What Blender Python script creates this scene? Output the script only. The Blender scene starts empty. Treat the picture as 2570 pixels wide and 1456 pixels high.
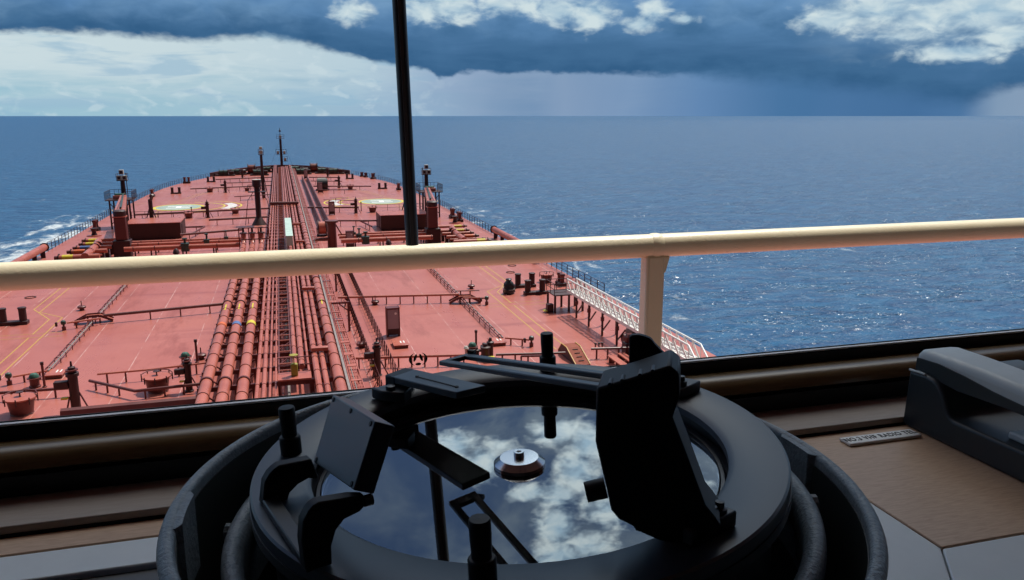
import bpy, bmesh, math, random
from mathutils import Vector, Matrix
random.seed(7)
R = math.radians
C = bpy.context.scene.collection
sc = bpy.context.scene

# ------------------------------------------------------------------ camera, sun, sky, exposure
DZ = -17.0            # deck level below the eye
SEA = -28.0
cam_d = bpy.data.cameras.new('camera')
cam = bpy.data.objects.new('camera', cam_d)
C.objects.link(cam)
cam_d.sensor_width = 36
cam_d.lens = 36 * 2000 / 2569
cam_d.clip_start = 0.02
cam_d.clip_end = 200000
cam.rotation_euler = (R(90 - 12.325), 0, R(-16.0))
sc.camera = cam

SUN = Vector((0.40, 0.33, 1.0)).normalized()
sun_d = bpy.data.lights.new('sun', 'SUN')
sun_d.energy = 4.2
sun_d.angle = R(0.5)
sun_d.color = (1.0, 0.95, 0.86)
sun = bpy.data.objects.new('sun', sun_d)
C.objects.link(sun)
sun.rotation_euler = SUN.to_track_quat('Z', 'Y').to_euler()

sc.view_settings.view_transform = 'Standard'
sc.view_settings.look = 'None'
sc.view_settings.gamma = 1
sc.view_settings.use_curve_mapping = False
sc.view_settings.exposure = 0.0
sc.cycles.max_bounces = 8
sc.cycles.transparent_max_bounces = 16


class NT:
    """small helper to write node trees"""
    def __init__(s, tree):
        s.t = tree

    def n(s, typ, **kw):
        d = s.t.nodes.new(typ)
        for k, v in kw.items():
            setattr(d, k, v)
        return d

    def put(s, sock, v):
        if v is None:
            return
        if hasattr(v, 'is_output') or isinstance(v, bpy.types.NodeSocket):
            s.t.links.new(v, sock)
        else:
            sock.default_value = v

    def m(s, op, a, b=None, c=None, clamp=False):
        d = s.n('ShaderNodeMath', operation=op)
        d.use_clamp = clamp
        for i, v in enumerate((a, b, c)):
            s.put(d.inputs[i], v)
        return d.outputs[0]

    def vm(s, op, a, b=None, out=0):
        d = s.n('ShaderNodeVectorMath', operation=op)
        s.put(d.inputs[0], a)
        s.put(d.inputs[1], b)
        return d.outputs[out]

    def mix(s, f, a, b, mode='MIX'):
        d = s.n('ShaderNodeMix', data_type='RGBA', blend_type=mode)
        s.put(d.inputs[0], f)
        s.put(d.inputs[6], a if not isinstance(a, tuple) else (*a, 1)[:4])
        s.put(d.inputs[7], b if not isinstance(b, tuple) else (*b, 1)[:4])
        return d.outputs[2]

    def noise(s, vec, scale, detail=4, rough=0.55, dist=0.0):
        d = s.n('ShaderNodeTexNoise')
        s.put(d.inputs['Vector'], vec)
        d.inputs['Scale'].default_value = scale
        d.inputs['Detail'].default_value = detail
        d.inputs['Roughness'].default_value = rough
        d.inputs['Distortion'].default_value = dist
        return d.outputs['Fac']

    def ramp(s, f, stops, interp='LINEAR'):
        d = s.n('ShaderNodeValToRGB')
        cr = d.color_ramp
        cr.interpolation = interp
        while len(cr.elements) < len(stops):
            cr.elements.new(0.5)
        for e, (p, c) in zip(cr.elements, stops):
            e.position = p
            e.color = (*c, 1)[:4] if isinstance(c, tuple) else (c, c, c, 1)
        s.put(d.inputs[0], f)
        return d.outputs[0]

    def mr(s, v, a, b, c=0.0, d=1.0, smooth=False):
        k = s.n('ShaderNodeMapRange')
        if smooth:
            k.interpolation_type = 'SMOOTHSTEP'
        s.put(k.inputs[0], v)
        for i, x in enumerate((a, b, c, d)):
            s.put(k.inputs[1 + i], x)
        return k.outputs[0]

    def xyz(s, x, y, z):
        d = s.n('ShaderNodeCombineXYZ')
        for i, v in enumerate((x, y, z)):
            s.put(d.inputs[i], v)
        return d.outputs[0]


def lin(r, g, b):
    f = lambda c: c / 12.92 if c <= 0.04045 else ((c + 0.055) / 1.055) ** 2.4
    return tuple(f(x / 255) for x in (r, g, b))


world = bpy.data.worlds.new('World')
sc.world = world
world.use_nodes = True
world.node_tree.nodes.clear()
W = NT(world.node_tree)
tc = W.n('ShaderNodeTexCoord').outputs['Generated']
sky = W.n('ShaderNodeTexSky', sky_type='NISHITA')
sky.sun_disc = False
sky.sun_elevation = math.asin(SUN.z)
sky.sun_rotation = math.atan2(SUN.x, SUN.y)
sep = W.n('ShaderNodeSeparateXYZ')
W.put(sep.inputs[0], tc)
az = W.m('MULTIPLY', W.m('ARCTAN2', sep.outputs[0], sep.outputs[1]), 180 / math.pi)   # degrees off the bow
el = W.m('MULTIPLY', W.m('ARCSINE', sep.outputs[2]), 180 / math.pi)
dome = W.xyz(az, W.m('MULTIPLY', el, 1.9), 0.0)
n_big = W.noise(dome, 0.16, 5, 0.55, 0.3)
n_mid = W.noise(dome, 0.55, 4, 0.5, 0.4)
n_fine = W.noise(dome, 1.5, 5, 0.52, 0.2)
wide = W.noise(W.xyz(az, W.m('MULTIPLY', el, 7.0), 3.0), 0.13, 5, 0.55, 0.3)
azf = W.mr(az, -20, 52)
EDGE = [(-20, 4.8), (-15.5, 4.84), (-11.4, 5.0), (-6.9, 4.82), (-4.6, 4.73), (-2.1, 5.05), (-0.9, 5.14), (1.6, 4.82), (4.2, 4.18), (6.8, 3.62),
        (9.5, 3.19), (10.4, 3.0), (11.0, 2.55), (12.3, 2.9), (13.7, 3.0), (19.2, 2.94), (27.4, 2.76), (35.1, 2.2), (42.3, 1.29), (45.1, 0.79), (46.5, 1.47), (47.9, 1.75), (52, 1.8)]
edge = W.m('MULTIPLY', W.ramp(azf, [((a + 20) / 72, e / 10) for a, e in EDGE]), 10.0)
rag = W.m('MULTIPLY_ADD', W.m('SUBTRACT', n_fine, 0.5), 0.4, W.m('MULTIPLY', W.m('SUBTRACT', n_mid, 0.5), 0.55))
over = W.m('ADD', W.m('SUBTRACT', el, edge), rag)
soft = W.ramp(azf, [(0, .22), (.20, .34), (.30, .36), (.42, .18), (.52, .18), (.66, .30), (.72, .75), (.9, .9), (.94, .3), (1, .25)])
m_band = W.mr(W.m('DIVIDE', over, soft), -1.0, 1.0, smooth=True)
# under the cloud bank: bright cumulus to port, rain curtains to starboard
far_low = W.ramp(azf, [(0, lin(156, 194, 210)), (.25, lin(158, 192, 208)), (.40, lin(152, 180, 205)), (.46, lin(140, 166, 194)), (.52, lin(118, 148, 182)), (.55, lin(136, 160, 190)), (.62, lin(120, 150, 186)),
                       (.68, lin(98, 135, 178)), (.75, lin(72, 116, 160)), (.86, lin(68, 110, 155)), (.90, lin(74, 116, 160)), (.925, lin(130, 155, 182)), (1, lin(150, 168, 190))])
far_high = W.ramp(azf, [(0, lin(202, 219, 224)), (.2, lin(198, 216, 222)), (.36, lin(182, 205, 217)), (.44, lin(150, 172, 200)), (.5, lin(138, 162, 190)), (.62, lin(126, 154, 188)),
                        (.68, lin(100, 138, 180)), (.75, lin(72, 116, 160)), (.86, lin(66, 108, 155)), (.90, lin(74, 116, 160)), (.925, lin(130, 155, 182)), (1, lin(150, 168, 190))])
below = W.mix(W.mr(W.m('ADD', el, W.m('MULTIPLY', W.m('SUBTRACT', wide, .5), 7.0)), 0.3, 3.4, smooth=True), far_low, far_high)
port = W.mr(az, 6, 14, 1, 0, smooth=True)
below = W.mix(W.m('MULTIPLY', W.mr(wide, .50, .64, smooth=True), W.m('MULTIPLY', port, .55)), below, lin(134, 176, 204))
below = W.mix(W.m('MULTIPLY', W.mr(n_mid, .52, .66, smooth=True), W.m('MULTIPLY', port, .4)), below, lin(208, 224, 229))
rain = W.noise(W.xyz(W.m('ADD', az, W.m('MULTIPLY', el, -.3)), W.m('MULTIPLY', el, .12), 9.0), .22, 2)
below = W.mix(W.m('MULTIPLY', W.mr(rain, .35, .7), W.m('MULTIPLY_ADD', port, -.22, .22)), below, lin(86, 124, 168))
# the dark bank itself
hb = W.m('ADD', W.m('SUBTRACT', el, edge), W.m('MULTIPLY', W.m('SUBTRACT', wide, .5), 3.5))
bank = W.mix(W.mr(hb, .1, 3.6, smooth=True), lin(52, 94, 134), lin(84, 126, 168))
bank = W.mix(W.mr(W.noise(dome, .3, 4), .42, .7), bank, lin(66, 108, 148))
upper = W.mix(W.mr(n_big, .35, .65), lin(98, 142, 188), lin(126, 164, 198))
toplift = W.mr(W.m('ADD', el, W.m('MULTIPLY', W.m('SUBTRACT', n_mid, .5), 3.0)), 5.2, 8.2, smooth=True)
bank = W.mix(W.m('MULTIPLY', toplift, .8), bank, upper)
right_veil = W.m('MULTIPLY', W.mr(az, 34, 44, smooth=True), W.mr(W.m('ADD', el, W.m('MULTIPLY', W.m('SUBTRACT', n_mid, .5), 4.0)), 3.0, 6.0, smooth=True))
bank = W.mix(W.m('MULTIPLY', right_veil, .75), bank, lin(160, 188, 208))
col = W.mix(m_band, below, bank)
# white cumulus heads: az, el, half-width, half-height (degrees), gain
CUM = [(5.1, 6.75, 1.5, .8, 1), (9.9, 7.0, 1.6, .95, 1), (11.8, 7.2, 2.3, 1.2, 1), (15.1, 7.4, 2.1, .9, .8), (17.2, 7.4, 1.8, .9, .8), (19.1, 7.0, 2.3, 1.1, 1), (21.3, 6.7, 1.8, 1.2, 1),
       (25.6, 7.0, 1.1, 1.05, 1), (24.7, 6.05, 1.3, .6, 1), (27.7, 6.3, 1.1, .42, 1), (36.8, 6.0, 2.5, .9, .95), (39.5, 6.5, 3.4, 1.2, .9), (42.5, 6.0, 3.0, 1.5, .75), (45.6, 6.3, 3.6, 1.7, 1),
       (44.4, 3.75, 3.2, .65, 1), (47.0, 4.6, 2.0, 1.0, .9), (40.8, 4.8, 2.6, .5, .6), (31, 8.3, 4, .5, .9), (22, 9.2, 16, .9, .6),
       # higher up, over the bridge front
       (8.9, 24.8, 2.2, 1.2, 1), (11.2, 26.3, 1.9, 1.4, .95), (12.6, 25.2, 1.8, .8, .6), (17.3, 24.6, 2.4, 1.0, .9), (19.6, 25.5, 1.9, 1.6, 1), (18.5, 27.4, 2.0, 1.8, .95), (16.9, 28.9, 2.1, 1.3, .85),
       (16.6, 31.0, 1.9, 1.6, 1), (16.5, 33.0, 2.6, 1.3, 1), (19.0, 32.4, 2.6, 1.2, .8), (20.8, 30.0, 2.8, 1.9, .7), (14.7, 28.6, 2.1, .7, .9), (26.9, 29.1, 2.4, 2.0, .8), (32, 22, 5, 2.0, .6)]
pos = W.xyz(az, el, 0.0)
acc = None
for a, e, ra, re, g in CUM:
    d = W.vm('LENGTH', W.vm('MULTIPLY', W.vm('SUBTRACT', pos, (a, e, 0)), (1 / ra, 1 / re, 0)), out=1)
    v = W.m('MULTIPLY', W.m('SUBTRACT', 1.25, d), g)
    acc = v if acc is None else W.m('MAXIMUM', acc, v)
cumn = W.m('ADD', acc, W.m('MULTIPLY_ADD', W.m('SUBTRACT', n_fine, .5), .8, W.m('MULTIPLY', W.m('SUBTRACT', n_mid, .5), 1.7)))
m_cum = W.mr(cumn, .02, .95, smooth=True)
white = W.mix(W.mr(n_mid, .35, .65), lin(160, 190, 210), lin(206, 222, 226))
# the sky overhead: torn grey-blue cloud with bright gaps
zen = W.mix(W.mr(W.noise(dome, .09, 6, .58, .4), .40, .66, smooth=True), lin(62, 82, 112), lin(108, 124, 138))
zen = W.mix(W.mr(el, 34, 42, smooth=True), zen, lin(238, 242, 242))      # bright band above the view, added to light the wheelhouse inside
zen = W.mix(W.mr(az, 14, -2, 0, .55, smooth=True), zen, lin(46, 66, 100))
col_hi = W.mix(W.mr(el, 9, 16, smooth=True), col, zen)
aft = W.mr(sep.outputs[1], -.30, .30, .12, 1.0, smooth=True)      # unseen sky astern dimmed to darken faces turned to the camera
col_hi = W.mix(m_cum, col_hi, white)
col_hi = W.mix(1.0, col_hi, W.xyz(aft, aft, aft), 'MULTIPLY')
glow = W.m('MULTIPLY', W.m('ADD', W.mr(el, 10, 24, 1.0, 2.8, smooth=True), W.mr(el, 34, 42, 0.0, .6, smooth=True)), W.mr(el, 50, 66, 1.0, .22, smooth=True))                    # upper sky gain, raised so more light enters the window
col_hi = W.mix(1.0, col_hi, W.xyz(glow, glow, glow), 'MULTIPLY')
clouds = W.n('ShaderNodeBackground')
W.put(clouds.inputs[0], col_hi)
clouds.inputs[1].default_value = 1.0
clear = W.n('ShaderNodeBackground')
W.put(clear.inputs[0], sky.outputs[0])
clear.inputs[1].default_value = 0.06
gap = W.m('MULTIPLY', W.mr(W.noise(dome, .06, 4), .5, .7, smooth=True), W.mr(el, 34, 55, smooth=True))
mixw = W.n('ShaderNodeMixShader')
W.put(mixw.inputs[0], gap)
W.t.links.new(clouds.outputs[0], mixw.inputs[1])
W.t.links.new(clear.outputs[0], mixw.inputs[2])
wo = W.n('ShaderNodeOutputWorld')
W.t.links.new(mixw.outputs[0], wo.inputs[0])
world.cycles.sampling_method = 'MANUAL'
world.cycles.sample_map_resolution = 1024

# ------------------------------------------------------------------ materials
def mat(name, col, rough=.5, metal=0.0, spec=.5, coat=0.0):
    m = bpy.data.materials.new(name)
    m.use_nodes = True
    b = m.node_tree.nodes['Principled BSDF']
    b.inputs['Base Color'].default_value = (*col, 1)
    b.inputs['Roughness'].default_value = rough
    b.inputs['Metallic'].default_value = metal
    b.inputs['Specular IOR Level'].default_value = spec
    b.inputs['Coat Weight'].default_value = coat
    return m


def worn(name, col, col2, scale=1.5, rough=.5, bump=0.0, bscale=60, spec=.5, metal=0.0, amount=(.4, .7)):
    """paint with weathering patches and an optional fine surface texture"""
    m = mat(name, col, rough, metal, spec)
    t = NT(m.node_tree)
    b = m.node_tree.nodes['Principled BSDF']
    oc = t.n('ShaderNodeTexCoord').outputs['Object']
    f = t.mr(t.noise(oc, scale, 6, .62), *amount, smooth=True)
    t.put(b.inputs['Base Color'], t.mix(f, col, col2))
    t.put(b.inputs['Roughness'], t.mr(t.noise(oc, scale * 3, 3), .3, .7, rough * .85, min(1, rough * 1.2)))
    if bump:
        bn = t.n('ShaderNodeBump')
        bn.inputs['Strength'].default_value = 1.0
        bn.inputs['Distance'].default_value = bump
        t.put(bn.inputs['Height'], t.noise(oc, bscale, 3, .6))
        t.put(b.inputs['Normal'], bn.outputs[0])
    return m


M = {}
M['red'] = worn('red_oxide_paint', (.125, .024, .022), (.095, .021, .020), .6, .42)
M['red2'] = worn('red_oxide_pipe_paint', (.46, .135, .095), (.37, .095, .068), .5, .30)
M['maroon'] = worn('maroon_and_shaded_red', (.038, .0085, .0105), (.030, .0075, .009), .8, .5)  # also red paint with shade put in, for the store walls
M['yellow'] = mat('yellow_paint', (.62, .50, .03), .5)
M['orange'] = mat('orange_paint', (.62, .12, .03), .5)
M['blue'] = mat('blue_paint', (.08, .14, .34), .5)
M['gold'] = mat('yellow_line_paint', (.46, .27, .055), .55)
M['white'] = mat('white_paint', (.80, .80, .78), .45)
M['white_metal'] = worn('galvanised_white_rail', (.82, .82, .78), (.7, .7, .66), 3, .4)
M['palegreen'] = worn('pale_green_paint', (.46, .60, .54), (.38, .5, .46), .8, .5)
M['padgreen'] = worn('grey_green_deck_paint', (.30, .38, .33), (.25, .32, .28), .5, .55)
M['green'] = mat('sea_green_paint', (.035, .115, .085), .45)
M['mauve'] = worn('mauve_grey_panel', (.34, .27, .31), (.29, .24, .28), 1.2, .5)
M['greypipe'] = worn('weathered_grey_steel', (.26, .23, .22), (.2, .17, .16), 2, .5)
M['darkvalve'] = mat('dark_green_valve', (.03, .06, .05), .4)
M['black_sheet'] = mat('black_tarpaulin', (.015, .016, .02), .45)
M['lamp'] = mat('floodlight_glass', (.5, .55, .55), .2)
M['lampgrey'] = mat('grey_floodlight_case', (.45, .44, .40), .5)
M['cream'] = worn('cream_gloss_paint', (.86, .76, .54), (.84, .73, .50), 14, .34, .0004, 170)
_t = NT(M['cream'].node_tree)
_b = M['cream'].node_tree.nodes['Principled BSDF']
_c = _b.inputs['Base Color'].links[0].from_socket
_oc = _t.n('ShaderNodeTexCoord').outputs['Object']
_spot = _t.mr(_t.noise(_oc, 38, 5, .7), .69, .73)
_t.put(_b.inputs['Base Color'], _t.mix(_t.m('MULTIPLY', _spot, .6), _c, (.30, .17, .08)))
M['black_pole'] = mat('black_satin_paint', (.006, .006, .008), .35)
M['anod'] = mat('black_anodised_metal', (.010, .011, .014), .42, 0, .8)
M['anodtop'] = mat('black_satin_metal', (.036, .045, .060), .38, 0, .8)
M['blackmatt'] = mat('black_matt_paint', (.006, .006, .008), .5, 0, .35)
M['plastic'] = mat('dark_blue_grey_plastic', (.022, .030, .036), .42)
M['handset'] = worn('grey_plastic', (.52, .57, .58), (.50, .55, .56), 40, .45)
M['hammer'] = worn('grey_hammered_paint', (.25, .30, .335), (.20, .245, .275), 90, .38, .0009, 380, spec=.5)
M['steel'] = mat('brushed_steel', (.72, .72, .72), .22, 1.0)
M['chrome'] = mat('bright_steel', (.8, .8, .8), .12, 1.0)
M['desk'] = worn('grey_console_laminate', (.60, .66, .70), (.58, .64, .68), 40, .5)
M['darksteel'] = mat('dark_brown_frame', (.035, .033, .034), .4)
M['seal'] = mat('pale_window_seal', (.80, .80, .80), .4)
M['plate'] = mat('engraved_grey_plate', (.80, .81, .79), .4)
M['ink'] = mat('black_ink', (.01, .01, .012), .6)
M['decal'] = mat('etched_dark_mark', (.020, .020, .014), .6)
M['room'] = mat('dim_wheelhouse_lining', (.22, .20, .18), .8)


def wood(name, c1, c2, scale, axis, rough):
    m = mat(name, c1, rough)
    t = NT(m.node_tree)
    b = m.node_tree.nodes['Principled BSDF']
    oc = t.n('ShaderNodeTexCoord').outputs['Object']
    st = t.vm('MULTIPLY', oc, axis)
    g = t.noise(st, scale, 6, .65, .6)
    t.put(b.inputs['Base Color'], t.mix(t.mr(g, .35, .68), c1, c2))
    return m


M['wood'] = wood('brown_wood_veneer', (.56, .375, .245), (.42, .265, .165), 60, (1, 9, 1), .42)
M['ledge'] = wood('varnished_dark_wood', (.15, .095, .040), (.10, .062, .026), 30, (1, 10, 10), .27)
M['shelf'] = wood('grey_brown_laminate', (.33, .275, .235), (.27, .22, .19), 40, (1, 9, 1), .5)


def deck_mat():
    m = mat('red_deck_paint', (.43, .12, .105), .42)
    t = NT(m.node_tree)
    b = m.node_tree.nodes['Principled BSDF']
    oc = t.n('ShaderNodeTexCoord').outputs['Object']
    s = t.n('ShaderNodeSeparateXYZ')
    t.put(s.inputs[0], oc)
    X, Y = s.outputs[0], s.outputs[1]
    big = t.noise(oc, .09, 5, .6)
    streak = t.noise(t.vm('MULTIPLY', oc, (1.0, .25, 1)), .5, 6, .65)
    cross = t.noise(t.vm('MULTIPLY', oc, (.12, 1.0, 1)), .35, 4, .6)
    c = t.mix(t.mr(big, .35, .68), (.455, .145, .112), (.385, .104, .078))
    c = t.mix(t.m('MULTIPLY', t.mr(streak, .50, .70, smooth=True), .8), c, (.28, .068, .052))
    c = t.mix(t.m('MULTIPLY', t.mr(cross, .54, .70, smooth=True), .65), c, (.30, .074, .058))
    c = t.mix(t.m('MULTIPLY', t.mr(t.noise(oc, 2.2, 6, .7), .60, .74), .35), c, (.58, .28, .25))
    # welded plate seams running fore and aft, and lighter ones athwartships
    px = t.m('ABSOLUTE', t.m('SUBTRACT', t.m('FRACT', t.m('DIVIDE', t.m('ADD', X, 200), 3.9)), .5))
    py = t.m('ABSOLUTE', t.m('SUBTRACT', t.m('FRACT', t.m('DIVIDE', t.m('ADD', Y, 200), 24.0)), .5))
    brk = t.mr(t.noise(oc, .8, 4), .38, .6)
    sx = t.m('MULTIPLY', t.m('LESS_THAN', px, .0075), brk)
    sy = t.m('MULTIPLY', t.m('LESS_THAN', py, .0014), brk)
    c = t.mix(t.m('MULTIPLY', sx, .55), c, (.74, .52, .47))
    c = t.mix(t.m('MULTIPLY', sy, .35), c, (.24, .07, .06))
    t.put(b.inputs['Base Color'], c)
    t.put(b.inputs['Roughness'], t.mr(streak, .3, .7, .24, .42))
    bn = t.n('ShaderNodeBump')
    bn.inputs['Distance'].default_value = .02
    bn.inputs['Strength'].default_value = .5
    t.put(bn.inputs['Height'], t.noise(oc, .7, 3))
    t.put(b.inputs['Normal'], bn.outputs[0])
    return m


M['deck'] = deck_mat()


def sea_mat():
    m = mat('sea_water', (.010, .045, .105), .12)
    t = NT(m.node_tree)
    b = m.node_tree.nodes['Principled BSDF']
    b.inputs['IOR'].default_value = 1.33
    b.inputs['Specular IOR Level'].default_value = .36
    oc = t.n('ShaderNodeTexCoord').outputs['Object']
    s = t.n('ShaderNodeSeparateXYZ')
    t.put(s.inputs[0], oc)
    X, Y = s.outputs[0], s.outputs[1]
    rot = t.n('ShaderNodeMapping')
    rot.inputs['Rotation'].default_value = (0, 0, R(-24))
    rot.inputs['Scale'].default_value = (.45, 1, 1)
    t.put(rot.inputs['Vector'], oc)
    wv = rot.outputs[0]
    swell = t.noise(wv, .045, 3, .5)
    chop = t.noise(wv, .42, 5, .62, .2)
    rip = t.noise(wv, 1.5, 4, .65)
    gust = t.mr(t.noise(wv, .12, 4, .6, .5), .42, .66, smooth=True)
    facet = t.m('MULTIPLY', t.noise(oc, .75, 2, .5, .6), t.m('MULTIPLY', gust, t.mr(X, -20, 60, .2, 1.0)))
    crest = t.m('POWER', t.m('SUBTRACT', 1.0, t.m('ABSOLUTE', t.m('MULTIPLY_ADD', t.noise(wv, .17, 4, .55, .4), 2.0, -1.0))), 2.0)
    h = t.m('ADD', t.m('ADD', t.m('MULTIPLY', swell, 2.6), t.m('MULTIPLY', crest, .9)), t.m('ADD', t.m('MULTIPLY', chop, 1.3), t.m('ADD', t.m('MULTIPLY', rip, .42), t.m('MULTIPLY', facet, 1.5))))
    def bump(hh, dist):
        bn = t.n('ShaderNodeBump')
        bn.inputs['Strength'].default_value = 1.0
        bn.inputs['Distance'].default_value = dist
        t.put(bn.inputs['Height'], hh)
        return bn.outputs[0]
    t.put(b.inputs['Normal'], bump(h, .9))
    glint = t.n('ShaderNodeBsdfGlossy')
    glint.inputs['Roughness'].default_value = .16
    t.put(glint.inputs['Normal'], bump(t.m('MULTIPLY', t.noise(oc, .6, 1, .5), t.m('MULTIPLY', t.mr(gust, 0, 1, 1.05, 3.0), t.mr(X, -10, 55, .35, 1.0))), 1.0))
    c = t.mix(t.mr(chop, .35, .65), (.008, .056, .155), (.022, .115, .245))
    # foam: bow wave streaming along both sides, and scattered whitecaps
    tear = t.noise(t.vm('MULTIPLY', oc, (1, .4, 1)), .22, 6, .7, .4)
    ax = t.m('ABSOLUTE', X)
    side = t.m('MULTIPLY', t.mr(ax, 29, 40, smooth=True), t.mr(ax, 52, 78, 1, 0, smooth=True))
    along = t.m('MULTIPLY', t.mr(Y, 60, 150, .2, 1, smooth=True), t.mr(Y, 235, 275, 1, 0, smooth=True))
    wake = t.m('MULTIPLY', t.m('MULTIPLY', side, along), t.mr(X, -10, 10, 1, .55))
    fine = t.noise(oc, .9, 5, .7)
    foam = t.m('MULTIPLY', t.mr(t.m('MULTIPLY_ADD', wake, .22, tear), .64, .84, smooth=True), t.mr(fine, .32, .62, .25, 1.0))
    caps = t.m('MULTIPLY', t.mr(t.noise(wv, .11, 5, .7, .5), .715, .76, smooth=True), t.mr(chop, .45, .6))
    f = t.m('MAXIMUM', foam, t.m('MULTIPLY', caps, .8))
    t.put(b.inputs['Base Color'], t.mix(f, c, (.72, .78, .80)))
    t.put(b.inputs['Roughness'], t.m('MULTIPLY_ADD', f, .3, .36))
    ms = t.n('ShaderNodeMixShader')
    t.put(ms.inputs[0], t.m('MULTIPLY', t.m('SUBTRACT', 1.0, f), t.m('MULTIPLY_ADD', gust, .03, .003)))
    t.t.links.new(b.outputs[0], ms.inputs[1])
    t.t.links.new(glint.outputs[0], ms.inputs[2])
    t.t.links.new(ms.outputs[0], m.node_tree.nodes['Material Output'].inputs[0])
    return m


M['sea'] = sea_mat()


def glass_layer(name, gloss, dark):
    """a sheet that mirrors part of the sky; the rest passes through (dark=None) or is swallowed by a dark dial"""
    m = bpy.data.materials.new(name)
    m.use_nodes = True
    t = NT(m.node_tree)
    m.node_tree.nodes.clear()
    g = t.n('ShaderNodeBsdfGlossy')
    g.inputs['Roughness'].default_value = .0
    g.inputs['Color'].default_value = (1, 1, 1, 1)
    lw = t.n('ShaderNodeFresnel')
    lw.inputs['IOR'].default_value = 1.5
    f = t.m('MULTIPLY_ADD', lw.outputs[0], 1.0, gloss, clamp=True)
    if dark is None:
        o = t.n('ShaderNodeBsdfTransparent')
        o.inputs[0].default_value = (.97, .98, .98, 1)
    else:
        o = t.n('ShaderNodeBsdfDiffuse')
        o.inputs[0].default_value = (*dark, 1)
    x = t.n('ShaderNodeMixShader')
    t.put(x.inputs[0], f)
    t.t.links.new(o.outputs[0], x.inputs[1])
    t.t.links.new(g.outputs[0], x.inputs[2])
    out = t.n('ShaderNodeOutputMaterial')
    t.t.links.new(x.outputs[0], out.inputs[0])
    return m


M['cover'] = glass_layer('compass_cover_glass', .15, None)
M['dial'] = glass_layer('polished_dark_dial', .42, (.012, .016, .022))
pane_m = bpy.data.materials.new('clear_window_glass')
pane_m.use_nodes = True
pane_m.node_tree.nodes.clear()
_t = NT(pane_m.node_tree)
_tr = _t.n('ShaderNodeBsdfTransparent')
_o = _t.n('ShaderNodeOutputMaterial')
_t.t.links.new(_tr.outputs[0], _o.inputs[0])
M['pane'] = pane_m

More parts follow.
